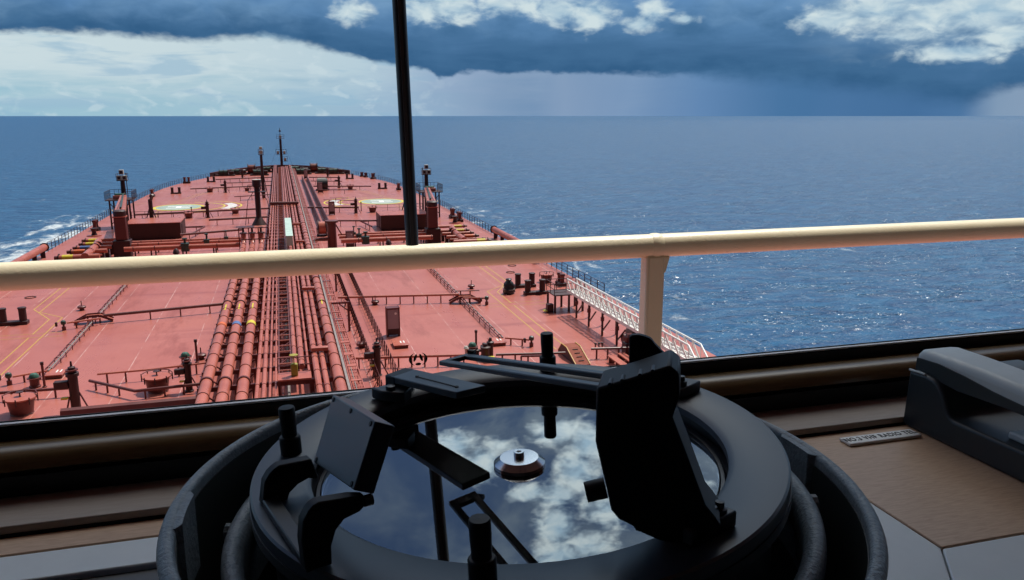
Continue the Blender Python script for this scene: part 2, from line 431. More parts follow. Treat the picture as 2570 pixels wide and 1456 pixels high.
# ------------------------------------------------------------------ mesh helpers
class MB:
    def __init__(s):
        s.v = []
        s.f = []

    def add(s, vs, fs):
        k = len(s.v)
        s.v += [tuple(p) for p in vs]
        s.f += [tuple(i + k for i in f) for f in fs]
        return s

    def box(s, x0, x1, y0, y1, z0, z1):
        return s.add([(x0, y0, z0), (x1, y0, z0), (x1, y1, z0), (x0, y1, z0), (x0, y0, z1), (x1, y0, z1), (x1, y1, z1), (x0, y1, z1)],
                     [(3, 2, 1, 0), (4, 5, 6, 7), (0, 1, 5, 4), (1, 2, 6, 5), (2, 3, 7, 6), (3, 0, 4, 7)])

    def bar(s, a, b, w, h=None, up=(0, 0, 1)):
        """rectangular bar from a to b"""
        a, b = Vector(a), Vector(b)
        h = h or w
        d = (b - a).normalized()
        u = Vector(up)
        if abs(d.dot(u)) > .98:
            u = Vector((0, 1, 0))
        x = d.cross(u).normalized() * w / 2
        y = x.cross(d).normalized() * h / 2
        q = [p + sx * x + sy * y for p in (a, b) for sx, sy in ((-1, -1), (1, -1), (1, 1), (-1, 1))]
        return s.add(q, [(0, 1, 2, 3), (7, 6, 5, 4), (4, 5, 1, 0), (5, 6, 2, 1), (6, 7, 3, 2), (7, 4, 0, 3)])

    def tube(s, pts, r, n=8, caps=True):
        """round tube through pts (r may be a list)"""
        P = [Vector(p) for p in pts]
        rs = r if isinstance(r, (list, tuple)) else [r] * len(P)
        rings = []
        prev = None
        for i, p in enumerate(P):
            d = ((P[i] - P[i - 1]).normalized() if i else Vector()) + ((P[i + 1] - P[i]).normalized() if i < len(P) - 1 else Vector())
            d = d.normalized() if d.length > 1e-6 else (P[1] - P[0]).normalized()
            if prev is None:
                u = Vector((0, 0, 1)) if abs(d.z) < .9 else Vector((1, 0, 0))
                x = d.cross(u).normalized()
            else:
                x = (prev - d * prev.dot(d)).normalized()
            prev = x
            y = d.cross(x)
            k = 1.0
            if 0 < i < len(P) - 1:
                a = (P[i] - P[i - 1]).normalized().dot((P[i + 1] - P[i]).normalized())
                k = 1 / max(.5, math.sqrt((1 + a) / 2))
            rings.append([p + (x * math.cos(2 * math.pi * j / n) + y * math.sin(2 * math.pi * j / n)) * rs[i] * (1 + (k - 1) * .5) for j in range(n)])
        vs = [v for g in rings for v in g]
        fs = []
        for i in range(len(P) - 1):
            for j in range(n):
                a, b = i * n + j, i * n + (j + 1) % n
                fs.append((a, a + n, b + n, b)[::-1])
        if caps:
            fs.append(tuple(range(n)))
            fs.append(tuple(range((len(P) - 1) * n, len(P) * n))[::-1])
        return s.add(vs, [f[::-1] for f in fs])

    def lathe(s, prof, n=24, cx=0, cy=0, closed=False):
        """prof: (radius, z) pairs turned about the vertical through cx, cy"""
        vs = [(cx + r * math.cos(2 * math.pi * j / n), cy + r * math.sin(2 * math.pi * j / n), z) for r, z in prof for j in range(n)]
        fs = []
        m = len(prof)
        for i in range(m if closed else m - 1):
            for j in range(n):
                a, b = i * n + j, i * n + (j + 1) % n
                c, d = ((i + 1) % m) * n + (j + 1) % n, ((i + 1) % m) * n + j
                fs.append((a, b, c, d))
        if not closed:
            if prof[0][0] > 1e-6:
                fs.append(tuple(range(n))[::-1])
            if prof[-1][0] > 1e-6:
                fs.append(tuple(range((m - 1) * n, m * n)))
        return s.add(vs, fs)

    def extrude(s, poly, vec):
        """planar polygon (3-D points) pushed along vec"""
        n = len(poly)
        P = [Vector(p) for p in poly]
        nv = Vector()
        for i in range(n):
            nv += P[i].cross(P[(i + 1) % n])
        v = Vector(vec)
        if nv.dot(v) < 0:
            P = P[::-1]
        vs = P + [p + v for p in P]
        fs = [tuple(range(n))[::-1], tuple(range(n, 2 * n))] + [(i, (i + 1) % n, n + (i + 1) % n, n + i) for i in range(n)]
        return s.add(vs, fs)

    def poly(s, pts):
        return s.add(pts, [tuple(range(len(pts)))])

    def build(s, name, m, parent=None, smooth=35, bevel=0.0, world=False, seg=2):
        me = bpy.data.meshes.new(name)
        vs = s.v
        if world and parent is not None:
            inv = parent.matrix_basis.inverted()
            vs = [tuple(inv @ Vector(p)) for p in vs]
        me.from_pydata(vs, [], s.f)
        me.materials.append(m)
        if smooth:
            me.polygons.foreach_set('use_smooth', [True] * len(me.polygons))
            me.set_sharp_from_angle(angle=R(smooth))
        me.update()
        o = bpy.data.objects.new(name, me)
        C.objects.link(o)
        if parent is not None:
            o.parent = parent
        if bevel:
            b = o.modifiers.new('edge', 'BEVEL')
            b.width = bevel
            b.segments = seg
            b.limit_method = 'ANGLE'
            b.angle_limit = R(40)
            b.harden_normals = False
        return o


def tag(o, label, cat, group=None):
    o['label'] = label
    o['category'] = cat
    if group:
        o['group'] = group
    return o


def thing(name, label, cat, loc=(0, 0, 0), group=None, rot=(0, 0, 0)):
    o = bpy.data.objects.new(name, None)
    C.objects.link(o)
    o.location = loc
    o.rotation_euler = rot
    o.empty_display_size = .1
    o.matrix_basis = Matrix.LocRotScale(Vector(loc), o.rotation_euler, None)
    return tag(o, label, cat, group)


def structure(o):
    o['kind'] = 'structure'
    return o


def dup(root, loc=None, label=None, rotz=None, group=None, scale=None):
    r = root.copy()
    C.objects.link(r)
    if loc is not None:
        r.location = loc
    if rotz is not None:
        r.rotation_euler = (0, 0, rotz)
    if scale is not None:
        r.scale = (scale, scale, scale)
    if label:
        r['label'] = label
    if group:
        r['group'] = group
    for ch in list(root.children):
        c = ch.copy()
        C.objects.link(c)
        c.parent = r
        for g in ch.children:
            d = g.copy()
            C.objects.link(d)
            d.parent = c
    return r


def D(x, y, h=0.0):
    """a point h metres above the deck"""
    return (x, y, DZ + h)


# ------------------------------------------------------------------ sea, hull and deck
sea = MB()
S = 90000
sea.poly([(-S, -2000, SEA), (S, -2000, SEA), (S, S, SEA), (-S, S, SEA)])
so = structure(sea.build('sea', M['sea'], smooth=0))

HB = [(-15, 29.5), (60, 29.5), (110, 29.5), (150, 29.4), (175, 29.1), (190, 28.7), (206, 27.6), (215, 26.4), (221, 25.3), (228, 23.6), (235, 21.8), (243, 19.6), (249, 17.8), (255, 15.7), (261, 13.2),
      (266, 10.7), (270, 8.2), (273, 5.8), (275.2, 3.4), (276.6, 1.2)]


def half_beam(y):
    for (a, p), (b, q) in zip(HB, HB[1:]):
        if a <= y <= b:
            return p + (q - p) * (y - a) / (b - a)
    return HB[-1][1]


outline = [(x, y) for y, x in HB] + [(-x, y) for y, x in HB[::-1]]
deck = MB()
nv = len(outline)
deck.v = [(x, y, DZ) for x, y in outline] + [(x, y, DZ - .05) for x, y in outline]
deck.f = [tuple(range(nv))]
deck = structure(deck.build('deck', M['deck'], smooth=0))
hull = MB()
low = [(x * .97, y - (3 if y > 200 else 0)) for x, y in outline]
hull.v = [(x, y, DZ - .01) for x, y in outline] + [(x, y, SEA - 1) for x, y in low]
hull.f = [(i, (i + 1) % nv, nv + (i + 1) % nv, nv + i)[::-1] for i in range(nv)]
structure(hull.build('hull', M['red'], smooth=60))


def strip(pts, w, z, m, name, parent):
    """painted line of width w along pts"""
    q = MB()
    for a, b in zip(pts, pts[1:]):
        a, b = Vector((*a, 0)), Vector((*b, 0))
        d = (b - a).normalized()
        nrm = Vector((-d.y, d.x, 0)) * w / 2
        e = d * w / 2
        q.poly([(*(p)[:2], DZ + z) for p in (a - nrm - e, b - nrm + e, b + nrm + e, a + nrm - e)])
        z += .0006
    return q.build(name, m, parent, smooth=0)


for s in (1, -1):
    strip([(s * 21.3, 165), (s * 21.3, 77.4), (s * 18.9, 74.8), (s * 18.9, 54)], .10, .006, M['gold'], 'walkway_line', deck)
    strip([(s * 22.1, 165), (s * 22.1, 78.7), (s * 19.8, 74.3), (s * 19.8, 69.4)], .10, .006, M['gold'], 'walkway_line', deck)
    strip([(s * 19.8, 68.3), (s * 19.8, 54)], .10, .006, M['gold'], 'walkway_line', deck)
    strip([(s * 17.4, 69.5), (s * 23, 69.5)], .07, .009, M['gold'], 'crossing_line', deck)
    strip([(s * 17.4, 68.3), (s * 23, 68.3)], .07, .009, M['gold'], 'crossing_line', deck)
    strip([(s * 21.5, 129.5), (s * 28, 129.5)], .16, .009, M['gold'], 'crossing_line', deck)
    strip([(s * 21.3, 168), (s * 17, 190), (s * 13, 205)], .10, .006, M['gold'], 'walkway_line', deck)
    strip([(s * 22.1, 168), (s * 18, 190), (s * 14, 205)], .10, .006, M['gold'], 'walkway_line', deck)
    # helicopter landing circle with its H seen from the side
    cx, cy = s * 19.2, 163.2

    def ring(r0, r1, z, a0=0, a1=360, n=64):
        q = MB()
        for i in range(n):
            t0, t1 = R(a0 + (a1 - a0) * i / n), R(a0 + (a1 - a0) * (i + 1) / n)
            q.poly([(cx + r * math.cos(t), cy + r * math.sin(t), DZ + z) for r, t in ((r0, t0), (r1, t0), (r1, t1), (r0, t1))])
        return q
    pad = MB()
    pad.poly([(cx + 4.1 * math.cos(2 * math.pi * i / 64), cy + 4.9 * math.sin(2 * math.pi * i / 64), DZ + .012) for i in range(64)])
    pad.build('landing_circle', M['padgreen'], deck, smooth=0)
    q = MB()
    for i in range(64):
        t0, t1 = 2 * math.pi * i / 64, 2 * math.pi * (i + 1) / 64
        q.poly([(cx + rx * math.cos(t), cy + rx * 1.18 * math.sin(t), DZ + .016) for rx, t in ((4.05, t0), (4.6, t0), (4.6, t1), (4.05, t1))])
    q.build('landing_circle_ring', M['yellow'], deck, smooth=0)
    q = MB()
    for dy in (-1.45, 1.45):
        q.poly([(cx - 2.1, cy + dy - .42, DZ + .02), (cx + 2.1, cy + dy - .42, DZ + .02), (cx + 2.1, cy + dy + .42, DZ + .02), (cx - 2.1, cy + dy + .42, DZ + .02)])
    q.poly([(cx - .45, cy - 1.03, DZ + .02), (cx + .45, cy - 1.03, DZ + .02), (cx + .45, cy + 1.03, DZ + .02), (cx - .45, cy + 1.03, DZ + .02)])
    q.build('landing_letter', M['white'], deck, smooth=0)
    a = 180 if s > 0 else 0
    ring(11.2, 11.5, .012, a - 60, a + 60).build('obstacle_ring', M['yellow'], deck, smooth=0)
    ring(8.1, 8.4, .012, a - 75, a + 75).build('obstacle_ring', M['yellow'], deck, smooth=0)
    ring(11.3, 11.42, .008, a + 60, a + 300).build('obstacle_ring', M['gold'], deck, smooth=0)
    q = MB()
    for k in range(-3, 4):
        t = R(a + k * 8.5)
        q.poly([(cx + r * math.cos(t + dt), cy + r * math.sin(t + dt), DZ + .015) for r, dt in ((8.9, -.055), (10.6, -.055), (10.6, .055), (8.9, .055))])
    q.build('obstacle_marking', M['white'], deck, smooth=0)

# ------------------------------------------------------------------ bow: bulwark, foremast, windlasses
bw = thing('bow_bulwark', 'dark red bulwark plate curving round the bow with stiffening brackets', 'bulwark', D(0, 260))
edge_pts = [(half_beam(y), y) for y in (243, 246, 249, 252, 255, 258, 261, 263.5, 266, 268, 270, 271.5, 273, 274.2, 275.2, 276)] + [(0, 276.9)]
edge_pts = edge_pts + [(-x, y) for x, y in edge_pts[-2::-1]]
q = MB()
for (x0, y0), (x1, y1) in zip(edge_pts, edge_pts[1:]):
    q.bar((x0, y0, DZ + .55), (x1, y1, DZ + .55), .08, 1.1)
q.build('plate', M['maroon'], bw, world=True, smooth=0)
q = MB().tube([(x, y, DZ + 1.13) for x, y in edge_pts], .09, 6)
q.build('cap_rail', M['red'], bw, world=True)
for x, y in edge_pts[1:-1]:
    q = MB()
    n = Vector((x, y - 235, 0)).normalized()
    q.extrude([(x, y, DZ + .02), (x, y, DZ + 1.05), (x - n.x * .55, y - n.y * .55, DZ + .02)], (n.y * .05, -n.x * .05, 0))
    q.build('bracket', M['maroon'], bw, world=True, smooth=0)
q = MB().bar((19.6, 242.4, DZ + .02), (19.6, 242.9, DZ + 1.2), .12, .5)
q.build('end_plate', M['white'], bw, world=True, smooth=0)

fm = thing('foremast', 'tall dark red foremast with lamp platforms standing at the bow', 'mast', D(.25, 268))
MB().lathe([(.42, 0), (.40, 4), (.34, 9.6), (.34, 9.8)], 12).build('pole', M['maroon'], fm)
MB().lathe([(.09, 9.8), (.07, 13.1)], 8).build('topmast', M['maroon'], fm)
MB().box(-.9, 1.2, -.9, .9, 0, 1.0).build('base_house', M['maroon'], fm, bevel=.05)


def lamp_platform(parent, x0, x1, z, h=1.0, lamp=True):
    p = MB().box(x0, x1, -.6, .6, z, z + .08)
    for px, py in ((x0, -.6), (x1, -.6), (x0, .6), (x1, .6)):
        p.bar((px, py, z), (px, py, z + h), .06)
    for zz in (z + h * .5, z + h):
        p.bar((x0, -.6, zz), (x1, -.6, zz), .05).bar((x0, .6, zz), (x1, .6, zz), .05).bar((x0, -.6, zz), (x0, .6, zz), .05).bar((x1, -.6, zz), (x1, .6, zz), .05)
    o = p.build('lamp_platform', M['maroon'], parent, smooth=0)
    if lamp:
        xm = (x0 + x1) / 2
        MB().box(xm - .36, xm + .36, -.4, .4, z + .1, z + 1.05).build('floodlight', M['lampgrey'], parent if False else o, bevel=.04)
    return o


lamp_platform(fm, -1.6, -.3, 5.0, 1.5)
lamp_platform(fm, .35, 1.65, 5.0, 1.5)
lamp_platform(fm, .35, 1.9, 2.8, 1.4)
lamp_platform(fm, -1.15, 1.2, 9.9, 1.2)
MB().lathe([(.06, 12.0), (.32, 12.1), (.32, 12.5), (.1, 12.6), (.06, 13.3)], 10).build('masthead_lamp', M['maroon'], fm)
for sx in (-1, 1):
    MB().tube([(sx * .3, 0, 9.4), (sx * 3.6, -1.5, .9)], .02, 4).build('stay', M['maroon'], fm)

wl = thing('windlass', 'dark red mooring windlass drum at the bow left of the foremast', 'windlass', D(-8.5, 252), 'winches on the foredeck')
MB().box(-3.6, 3.4, -1.4, 1.4, 0, .5).build('bed', M['maroon'], wl, bevel=.05)
q = MB()
q.tube([(-.9, 0, 1.5), (.9, 0, 1.5)], 1.25, 18)
q.build('drum', M['red'], wl)
for x in (-1.05, 1.05):
    MB().tube([(x - .08, 0, 1.5), (x + .08, 0, 1.5)], 1.6, 18).build('drum_flange', M['maroon'], wl)
MB().box(1.5, 3.0, -.9, .9, .5, 1.7).build('gearbox', M['maroon'], wl, bevel=.1)
MB().box(-3.0, -1.6, -.8, .8, .5, 1.4).build('motor', M['greypipe'], wl, bevel=.1)
MB().tube([(-3.4, 0, 1.2), (3.4, 0, 1.2)], .14, 8).build('shaft', M['maroon'], wl)
dup(wl, D(9.6, 254), 'dark red mooring windlass drum at the bow right of the foremast')
for i, (x, y, lb) in enumerate([(-6.2, 246, 'low dark winch crouching under the port windlass near the bow'), (6.0, 247, 'low dark winch crouching beside the starboard windlass at the bow'),
                                (-12.5, 250, 'low dark winch by the port bulwark among the bow gear'), (12.3, 249, 'low dark winch by the starboard bulwark among the bow gear'),
                                (-3.9, 259, 'low dark winch just left of the foremast foot'), (4.6, 260, 'low dark winch just right of the foremast foot'), (-15.6, 246.5, 'low dark winch outermost on the port side of the bow'), (15.4, 245.5, 'low dark winch outermost on the starboard side of the bow')]):
    if i == 0:
        ww = thing('mooring_winch', lb, 'winch', D(x, y), 'winches on the foredeck')
        MB().box(-2.6, 2.6, -1.0, 1.0, 0, .4).build('bed', M['maroon'], ww, bevel=.05)
        MB().tube([(-1.6, 0, .95), (.6, 0, .95)], .72, 14).build('drum', M['darkvalve'], ww)
        for x2 in (-1.7, -.5, .7):
            MB().tube([(x2 - .06, 0, .95), (x2 + .06, 0, .95)], .95, 14).build('drum_flange', M['maroon'], ww)
        MB().box(1.0, 2.3, -.7, .7, .4, 1.35).build('gearbox', M['maroon'], ww, bevel=.08)
    else:
        dup(ww, D(x, y), lb)

# ------------------------------------------------------------------ side railings
for s, nm in ((1, 'starboard'), (-1, 'port')):
    rl = thing('deck_railing', 'thin dark red railing along the %s edge of the tanker deck' % nm, 'railing', D(s * 29.3, 110), 'railings along the deck edge')
    ys = [110 + i * 1.75 for i in range(76)] if s > 0 else [110 + i * 1.75 for i in range(76)]
    if s > 0:
        ys = [70 + i * 1.75 for i in range(20)] + ys
    pts = [(s * (half_beam(y) - .15), y) for y in ys]
    proto = None
    for x, y in pts:
        if proto is None:
            proto = MB().box(-.035, .035, -.035, .035, 0, 1.15).build('railing_post', M['maroon'], rl, smooth=0)
            o = proto
        else:
            o = proto.copy()
            C.objects.link(o)
            o.parent = rl
        o.location = (x - s * 29.3, y - 110, 0)
    for h in (.4, .78, 1.15):
        MB().tube([(x, y, DZ + h) for x, y in pts], .028, 4).build('rail', M['maroon'], rl, world=True)

# ------------------------------------------------------------------ masts, cranes, stores
def railing_loop(parent, pts, z0, h, m, name='guard_rail', w=.05, step=None):
    q = MB()
    n = len(pts)
    for i in range(n - 1):
        a, b = Vector((*pts[i], 0)), Vector((*pts[i + 1], 0))
        k = max(1, int((b - a).length / (step or 1.2)))
        for j in range(k + (1 if i == n - 2 else 0)):
            p = a + (b - a) * j / k
            q.bar((p.x, p.y, z0), (p.x, p.y, z0 + h), w)
        for f in (.5, 1.0):
            q.bar((a.x, a.y, z0 + h * f), (b.x, b.y, z0 + h * f), w)
    return q.build(name, m, parent, smooth=0)


for s, nm in ((-1, 'port'), (1, 'starboard')):
    dr = thing('deck_store', 'long low dark red store house on the %s side before the helicopter circle' % nm, 'store house', D(s * 17.6, 124), 'store houses by the cranes')
    a, b = (-14.2, -21.4) if s < 0 else (14.0, 21.4)
    xa, xb = min(a, b), max(a, b)
    MB().box(xa, xb, 120.7, 127, DZ, DZ + 2.25).build('wall', M['maroon'], dr, world=True, bevel=.06)  # same red as the roof, darkened to carry the near face's shade
    MB().box(xa - .06, xb + .06, 120.6, 127.1, DZ + 2.252, DZ + 2.33).build('roof', M['red2'], dr, world=True, smooth=0)
    xd = a
    MB().box(min(xd, xd - s * .05), max(xd, xd - s * .05), 122.3, 123.2, DZ + .3, DZ + 1.9).build('door', M['maroon'], dr, world=True, smooth=0)
    rr = MB()
    for i in range(5):
        x = xa + (xb - xa) * i / 4
        rr.bar((x, 126.9, DZ + 2.3), (x, 126.9, DZ + 3.3), .05)
    rr.bar((xa, 126.9, DZ + 3.3), (xb, 126.9, DZ + 3.3), .05).bar((xa, 126.9, DZ + 2.8), (xb, 126.9, DZ + 2.8), .04)
    rr.build('roof_rail', M['maroon'], dr, world=True, smooth=0)

    # hose crane: stout post with the jib stowed forward
    cr = thing('hose_crane', 'massive dark red hose crane on the %s side with its jib stowed forward' % nm, 'crane', D(s * 19.3, 106.5), 'hose handling cranes')
    MB().box(-.98, .98, -.85, .85, 0, 2.1).build('base', M['maroon'], cr, bevel=.06)
    MB().box(-.66, .66, -.62, .62, 2.1, 4.9).build('column', M['red'], cr, bevel=.1)
    MB().box(-.72, .72, -.7, .7, 4.9, 5.05).build('collar', M['red2'], cr, smooth=0)
    MB().lathe([(.7, 5.05), (.74, 5.2), (.74, 5.65), (.5, 5.8)], 14).build('slewing_ring', M['maroon'], cr)
    e = (s * 4.1, 27, 4.9)
    q = MB()
    for w0, z0, z1 in ((0, .45, .5),):
        A = Vector((0, .4, 5.35))
        B = Vector(e)
        sd = Vector((B.y, -B.x, 0)).normalized()
        q.add([A - sd * .6 + Vector((0, 0, -.45)), A + sd * .6 + Vector((0, 0, -.45)), A + sd * .6 + Vector((0, 0, .45)), A - sd * .6 + Vector((0, 0, .45)),
               B - sd * .42 + Vector((0, 0, -.3)), B + sd * .42 + Vector((0, 0, -.3)), B + sd * .42 + Vector((0, 0, .3)), B - sd * .42 + Vector((0, 0, .3))],
              [(0, 1, 2, 3), (7, 6, 5, 4), (4, 5, 1, 0), (5, 6, 2, 1), (6, 7, 3, 2), (7, 4, 0, 3)])
    jb = q.build('jib', M['red2'], cr, bevel=.04)
    MB().tube([(0, 1.0, 5.95), (e[0] * .95, e[1] * .95, 5.35)], .13, 6).build('hydraulic_ram', M['darkvalve'], jb)
    MB().tube([(.3 * s, .5, 5.9), (e[0] - s * .2, e[1], 5.6)], .035, 4).build('hoist_wire', M['maroon'], jb)
    MB().tube([(0, .7, 3.4), (e[0] * .3, e[1] * .3, 5.0)], .16, 8).build('luffing_cylinder', M['maroon'], cr)
    lad = MB()
    for dx in (-.2, .2):
        lad.bar((-s * .95, dx, .3), (-s * .75, dx, 4.9), .05)
    for i in range(14):
        lad.bar((-s * (.95 - .2 * i / 14), -.2, .4 + i * .32), (-s * (.95 - .2 * i / 14), .2, .4 + i * .32), .04)
    lad.build('ladder', M['maroon'], cr, smooth=0)

    # look-out platform that carries the jib rest
    pf = thing('crane_rest_platform', 'railed jib rest platform on legs at the %s deck edge' % nm, 'platform', D(s * 24.2, 136), 'crane jib rest platforms')
    MB().box(-1.9, 1.9, -2.2, 2.2, 4.3, 4.42).build('floor', M['maroon'], pf, smooth=0)
    for x, y in ((-1.4, -1.6), (1.4, -1.6), (-1.4, 1.6), (1.4, 1.6)):
        MB().bar((x, y, 0), (x, y, 4.3), .22).build('leg', M['maroon'], pf, smooth=0)
    MB().bar((-1.4, -1.6, .6), (1.4, -1.6, 3.9), .1).bar((1.4, -1.6, .6), (-1.4, -1.6, 3.9), .1).build('cross_brace', M['maroon'], pf, smooth=0)
    MB().box(-.95, .95, -1.2, -.5, 4.42, 5.0).build('jib_cradle', M['red2'], pf, bevel=.05)
    MB().box(-.75, .75, -.9, -.2, 5.0, 5.25).build('rest_pad', M['green'], pf, bevel=.05)
    railing_loop(pf, [(-1.9, -2.2), (-1.9, 2.2), (1.9, 2.2), (1.9, -2.2), (1.0, -2.2)], 4.42, 1.25, M['maroon'], step=.55)

    fl = thing('floodlight_post', 'floodlight post with grey lamp boxes above the %s jib rest platform' % nm, 'light post', D(s * 24.2, 138.6), 'floodlight posts by the crane rests')
    MB().lathe([(.42, 0), (.38, 5), (.32, 7.0)], 12).build('pole', M['maroon'], fl)
    MB().box(-.75, .75, -.6, .6, 7.0, 7.1).build('head_platform', M['maroon'], fl, smooth=0)
    for i, (x, z) in enumerate(((-.38, 7.12), (.38, 7.12), (0, 8.0))):
        b = MB().box(x - .33, x + .33, -.55, .1, z, z + .72).build('floodlight', M['lampgrey'], fl, bevel=.04)
        MB().box(x - .22, x + .22, -.56, -.552, z + .12, z + .58).build('lens', M['maroon'], b, smooth=0)
    railing_loop(fl, [(-.75, -.6), (-.75, .6), (.75, .6), (.75, -.6)], 7.1, 1.0, M['maroon'])
    lad = MB()
    for dx in (0, .35):
        lad.bar((s * -.55, dx, .2), (s * -.55, dx, 8.2), .05)
    for i in range(22):
        lad.bar((s * -.55, 0, .4 + i * .35), (s * -.55, .35, .4 + i * .35), .035)
    lad.build('ladder', M['maroon'], fl, smooth=0)

    tp = thing('tripod_post', 'dark red post with two raking stays behind the %s store house' % nm, 'post', D(s * 18.9, 128), 'tripod posts behind the stores')
    MB().lathe([(.3, 0), (.3, 4.9), (.2, 5.0)], 12).build('pole', M['maroon'], tp)
    MB().bar((0, 0, 4.6), (.5, -.6, 5.7), .3).build('sheave_arm', M['maroon'], tp, smooth=0)
    for x in (-1.35, 1.35):
        MB().tube([(0, 0, 4.2), (x, -.8, 0)], .09, 6).build('stay', M['maroon'], tp)

    # thick tube along the ship's side
    ft = thing('side_fender_tube', 'thick red hose support tube on brackets along the %s edge' % nm, 'tube', D(s * 28.6, 104), 'hose support tubes')
    MB().tube([(0, 5, 1.2), (0, -18 if s < 0 else -16, 1.2)], .42, 14).build('tube', M['red2'], ft)
    MB().tube([(0, 5.01, 1.2), (0, 5.12, 1.2)], .55, 14).build('end_flange', M['maroon'], ft)
    for i in range(6):
        MB().box(-.25, .25, 4.2 - i * 3.6 - .08, 4.2 - i * 3.6 + .08, 0, .85).build('bracket', M['maroon'], ft, smooth=0)

kp = thing('king_post', 'dark king post on a flared cone base with a floodlight cap', 'mast', D(-3.9, 133))
MB().lathe([(1.15, 0), (.55, 1.05), (.42, 1.3), (.42, 5.9), (.66, 6.1), (.66, 7.0), (.7, 7.02), (.7, 7.1)], 16).build('column', M['maroon'], kp)
MB().box(-1.35, 1.35, -.9, .9, 5.2, 5.28).build('working_platform', M['maroon'], kp, smooth=0)
railing_loop(kp, [(-1.35, -.9), (-1.35, .9), (1.35, .9), (1.35, -.9), (-1.35, -.9)], 5.28, 1.0, M['maroon'])
MB().lathe([(.72, 7.1), (.72, 7.18)], 16).build('cap', M['lampgrey'], kp)
for a in (-.6, .6):
    MB().tube([(a, -.4, 5.2), (a * 2.4, -.8, 4.0), (a * 3.4, -1.0, .1)], .05, 5).build('stay', M['maroon'], kp)
lm = thing('light_mast', 'slender dark mast with a square lamp box left of the foremast', 'mast', D(-3.9, 177))
MB().lathe([(.35, 0), (.32, 5), (.26, 9.0)], 10).build('pole', M['maroon'], lm)
lamp_platform(lm, -.5, .5, 9.0, 1.2, lamp=False)
MB().box(-.36, .36, -.45, .2, 9.15, 9.95).build('floodlight', M['lampgrey'], lm, bevel=.05)
MB().box(-.3, .3, -.4, .2, 10.1, 10.7).build('floodlight', M['lampgrey'], lm, bevel=.05)
for x in (-.9, .9):
    MB().tube([(0, 0, 6.5), (x, -.4, 0)], .08, 5).build('stay', M['maroon'], lm)

hr = thing('hose_reel', 'large red cargo hose reel beside the pipe bank', 'reel', D(5.2, 118))
for x in (-.55, .55):
    MB().tube([(x - .06, 0, 1.15), (x + .06, 0, 1.15)], 1.12, 22).build('flange', M['maroon'], hr)
MB().tube([(-.5, 0, 1.15), (.5, 0, 1.15)], .92, 20).build('coiled_hose', M['red2'], hr)
MB().box(-.8, .8, -.6, .6, 0, .12).bar((-.75, 0, .1), (-.75, 0, 1.2), .14).bar((.75, 0, .1), (.75, 0, 1.2), .14).build('stand', M['maroon'], hr, smooth=0)
bp = thing('branch_post', 'thick red post with a flat round head right of the hose reel', 'post', D(5.9, 106.5))
MB().lathe([(.62, 0), (.56, 3.0), (.56, 3.3), (.85, 3.35), (.85, 3.6), (.8, 3.62)], 18).build('column', M['red'], bp)
MB().bar((.4, .3, 3.3), (1.5, 1.2, 1.2), .12).bar((1.5, 1.2, 1.2), (1.5, 1.2, 0), .12).build('raking_stay', M['red'], bp, smooth=0)
MB().tube([(-.3, -.2, 1.2), (-2.0, -.6, 1.25), (-2.7, -.8, .8)], .24, 10).build('branch_pipe', M['red'], bp)

wb = thing('pale_locker', 'long pale green white locker lying on the pipe bank amidships', 'locker', D(.42, 99.3))
MB().box(-.36, .36, -8.3, 8.3, 2.9, 3.95).build('body', M['palegreen'], wb, bevel=.04)
for y in (-8.3, -2.75, 2.8):
    MB().box(-.4, .4, y, y + 5.45, 3.952, 4.02).build('lid', M['palegreen'], wb, bevel=.03)
for y in (-7.5, 0, 7.5):
    for x in (-.3, .3):
        MB().bar((x, y, .02), (x, y, 2.9), .1).build('leg', M['greypipe'], wb, smooth=0)

CAB = [(7.75, 61.2, 'mauve grey equipment cabinet with red frame beside the railed walkway, nearest the bridge'), (8.1, 105.3, 'mauve grey cabinet with a small window, level with the manifold pipes'),
       (8.1, 143.2, 'mauve grey cabinet standing abreast of the helicopter circle'), (8.2, 186, 'mauve grey cabinet in front of the dark reel past the helicopter circle'),
       (6.4, 229, 'small mauve grey cabinet farthest forward, near the bow winches')]
cb = None
for x, y, lb in CAB:
    if cb is None:
        cb = thing('equipment_cabinet', lb, 'cabinet', D(x, y), 'grey cabinets by the walkway')
        MB().box(-.46, .46, -.35, .35, .12, 2.2).build('body', M['mauve'], cb, bevel=.04)
        MB().box(-.52, -.462, -.4, .36, 0, 2.35).box(.462, .52, -.4, .36, 0, 2.35).box(-.462, .462, -.4, .36, 2.202, 2.32).build('frame', M['red'], cb, smooth=0)
        MB().box(-.44, .44, -.37, -.352, .14, .62).build('kick_panel', M['maroon'], cb, smooth=0)
        MB().lathe([(.10, 0), (.10, .012)], 12).build('gauge', M['white'], cb)
        g = [o for o in cb.children if o.name.startswith('gauge')][0]
        g.rotation_euler = (R(90), 0, 0)
        g.location = (.2, -.352, 1.85)
        for x2 in (-.4, .4):
            MB().bar((x2, -.2, 0), (x2, -.2, .12), .08).build('foot', M['red'], cb, smooth=0)
    else:
        dup(cb, D(x, y), lb)
dk = thing('hose_drum', 'black covered hose drum behind a grey cabinet on the foredeck', 'drum', D(9.0, 192))
MB().tube([(-1.2, 0, 1.4), (1.2, 0, 1.4)], 1.35, 16).build('cover', M['black_sheet'], dk)
MB().box(-1.5, 1.5, -.7, .7, 0, .3).build('stand', M['maroon'], dk, smooth=0)
MB().tube([(-1.0, 0, 2.6), (.8, 0, 2.6)], .25, 10).build('top_roll', M['lampgrey'], dk)

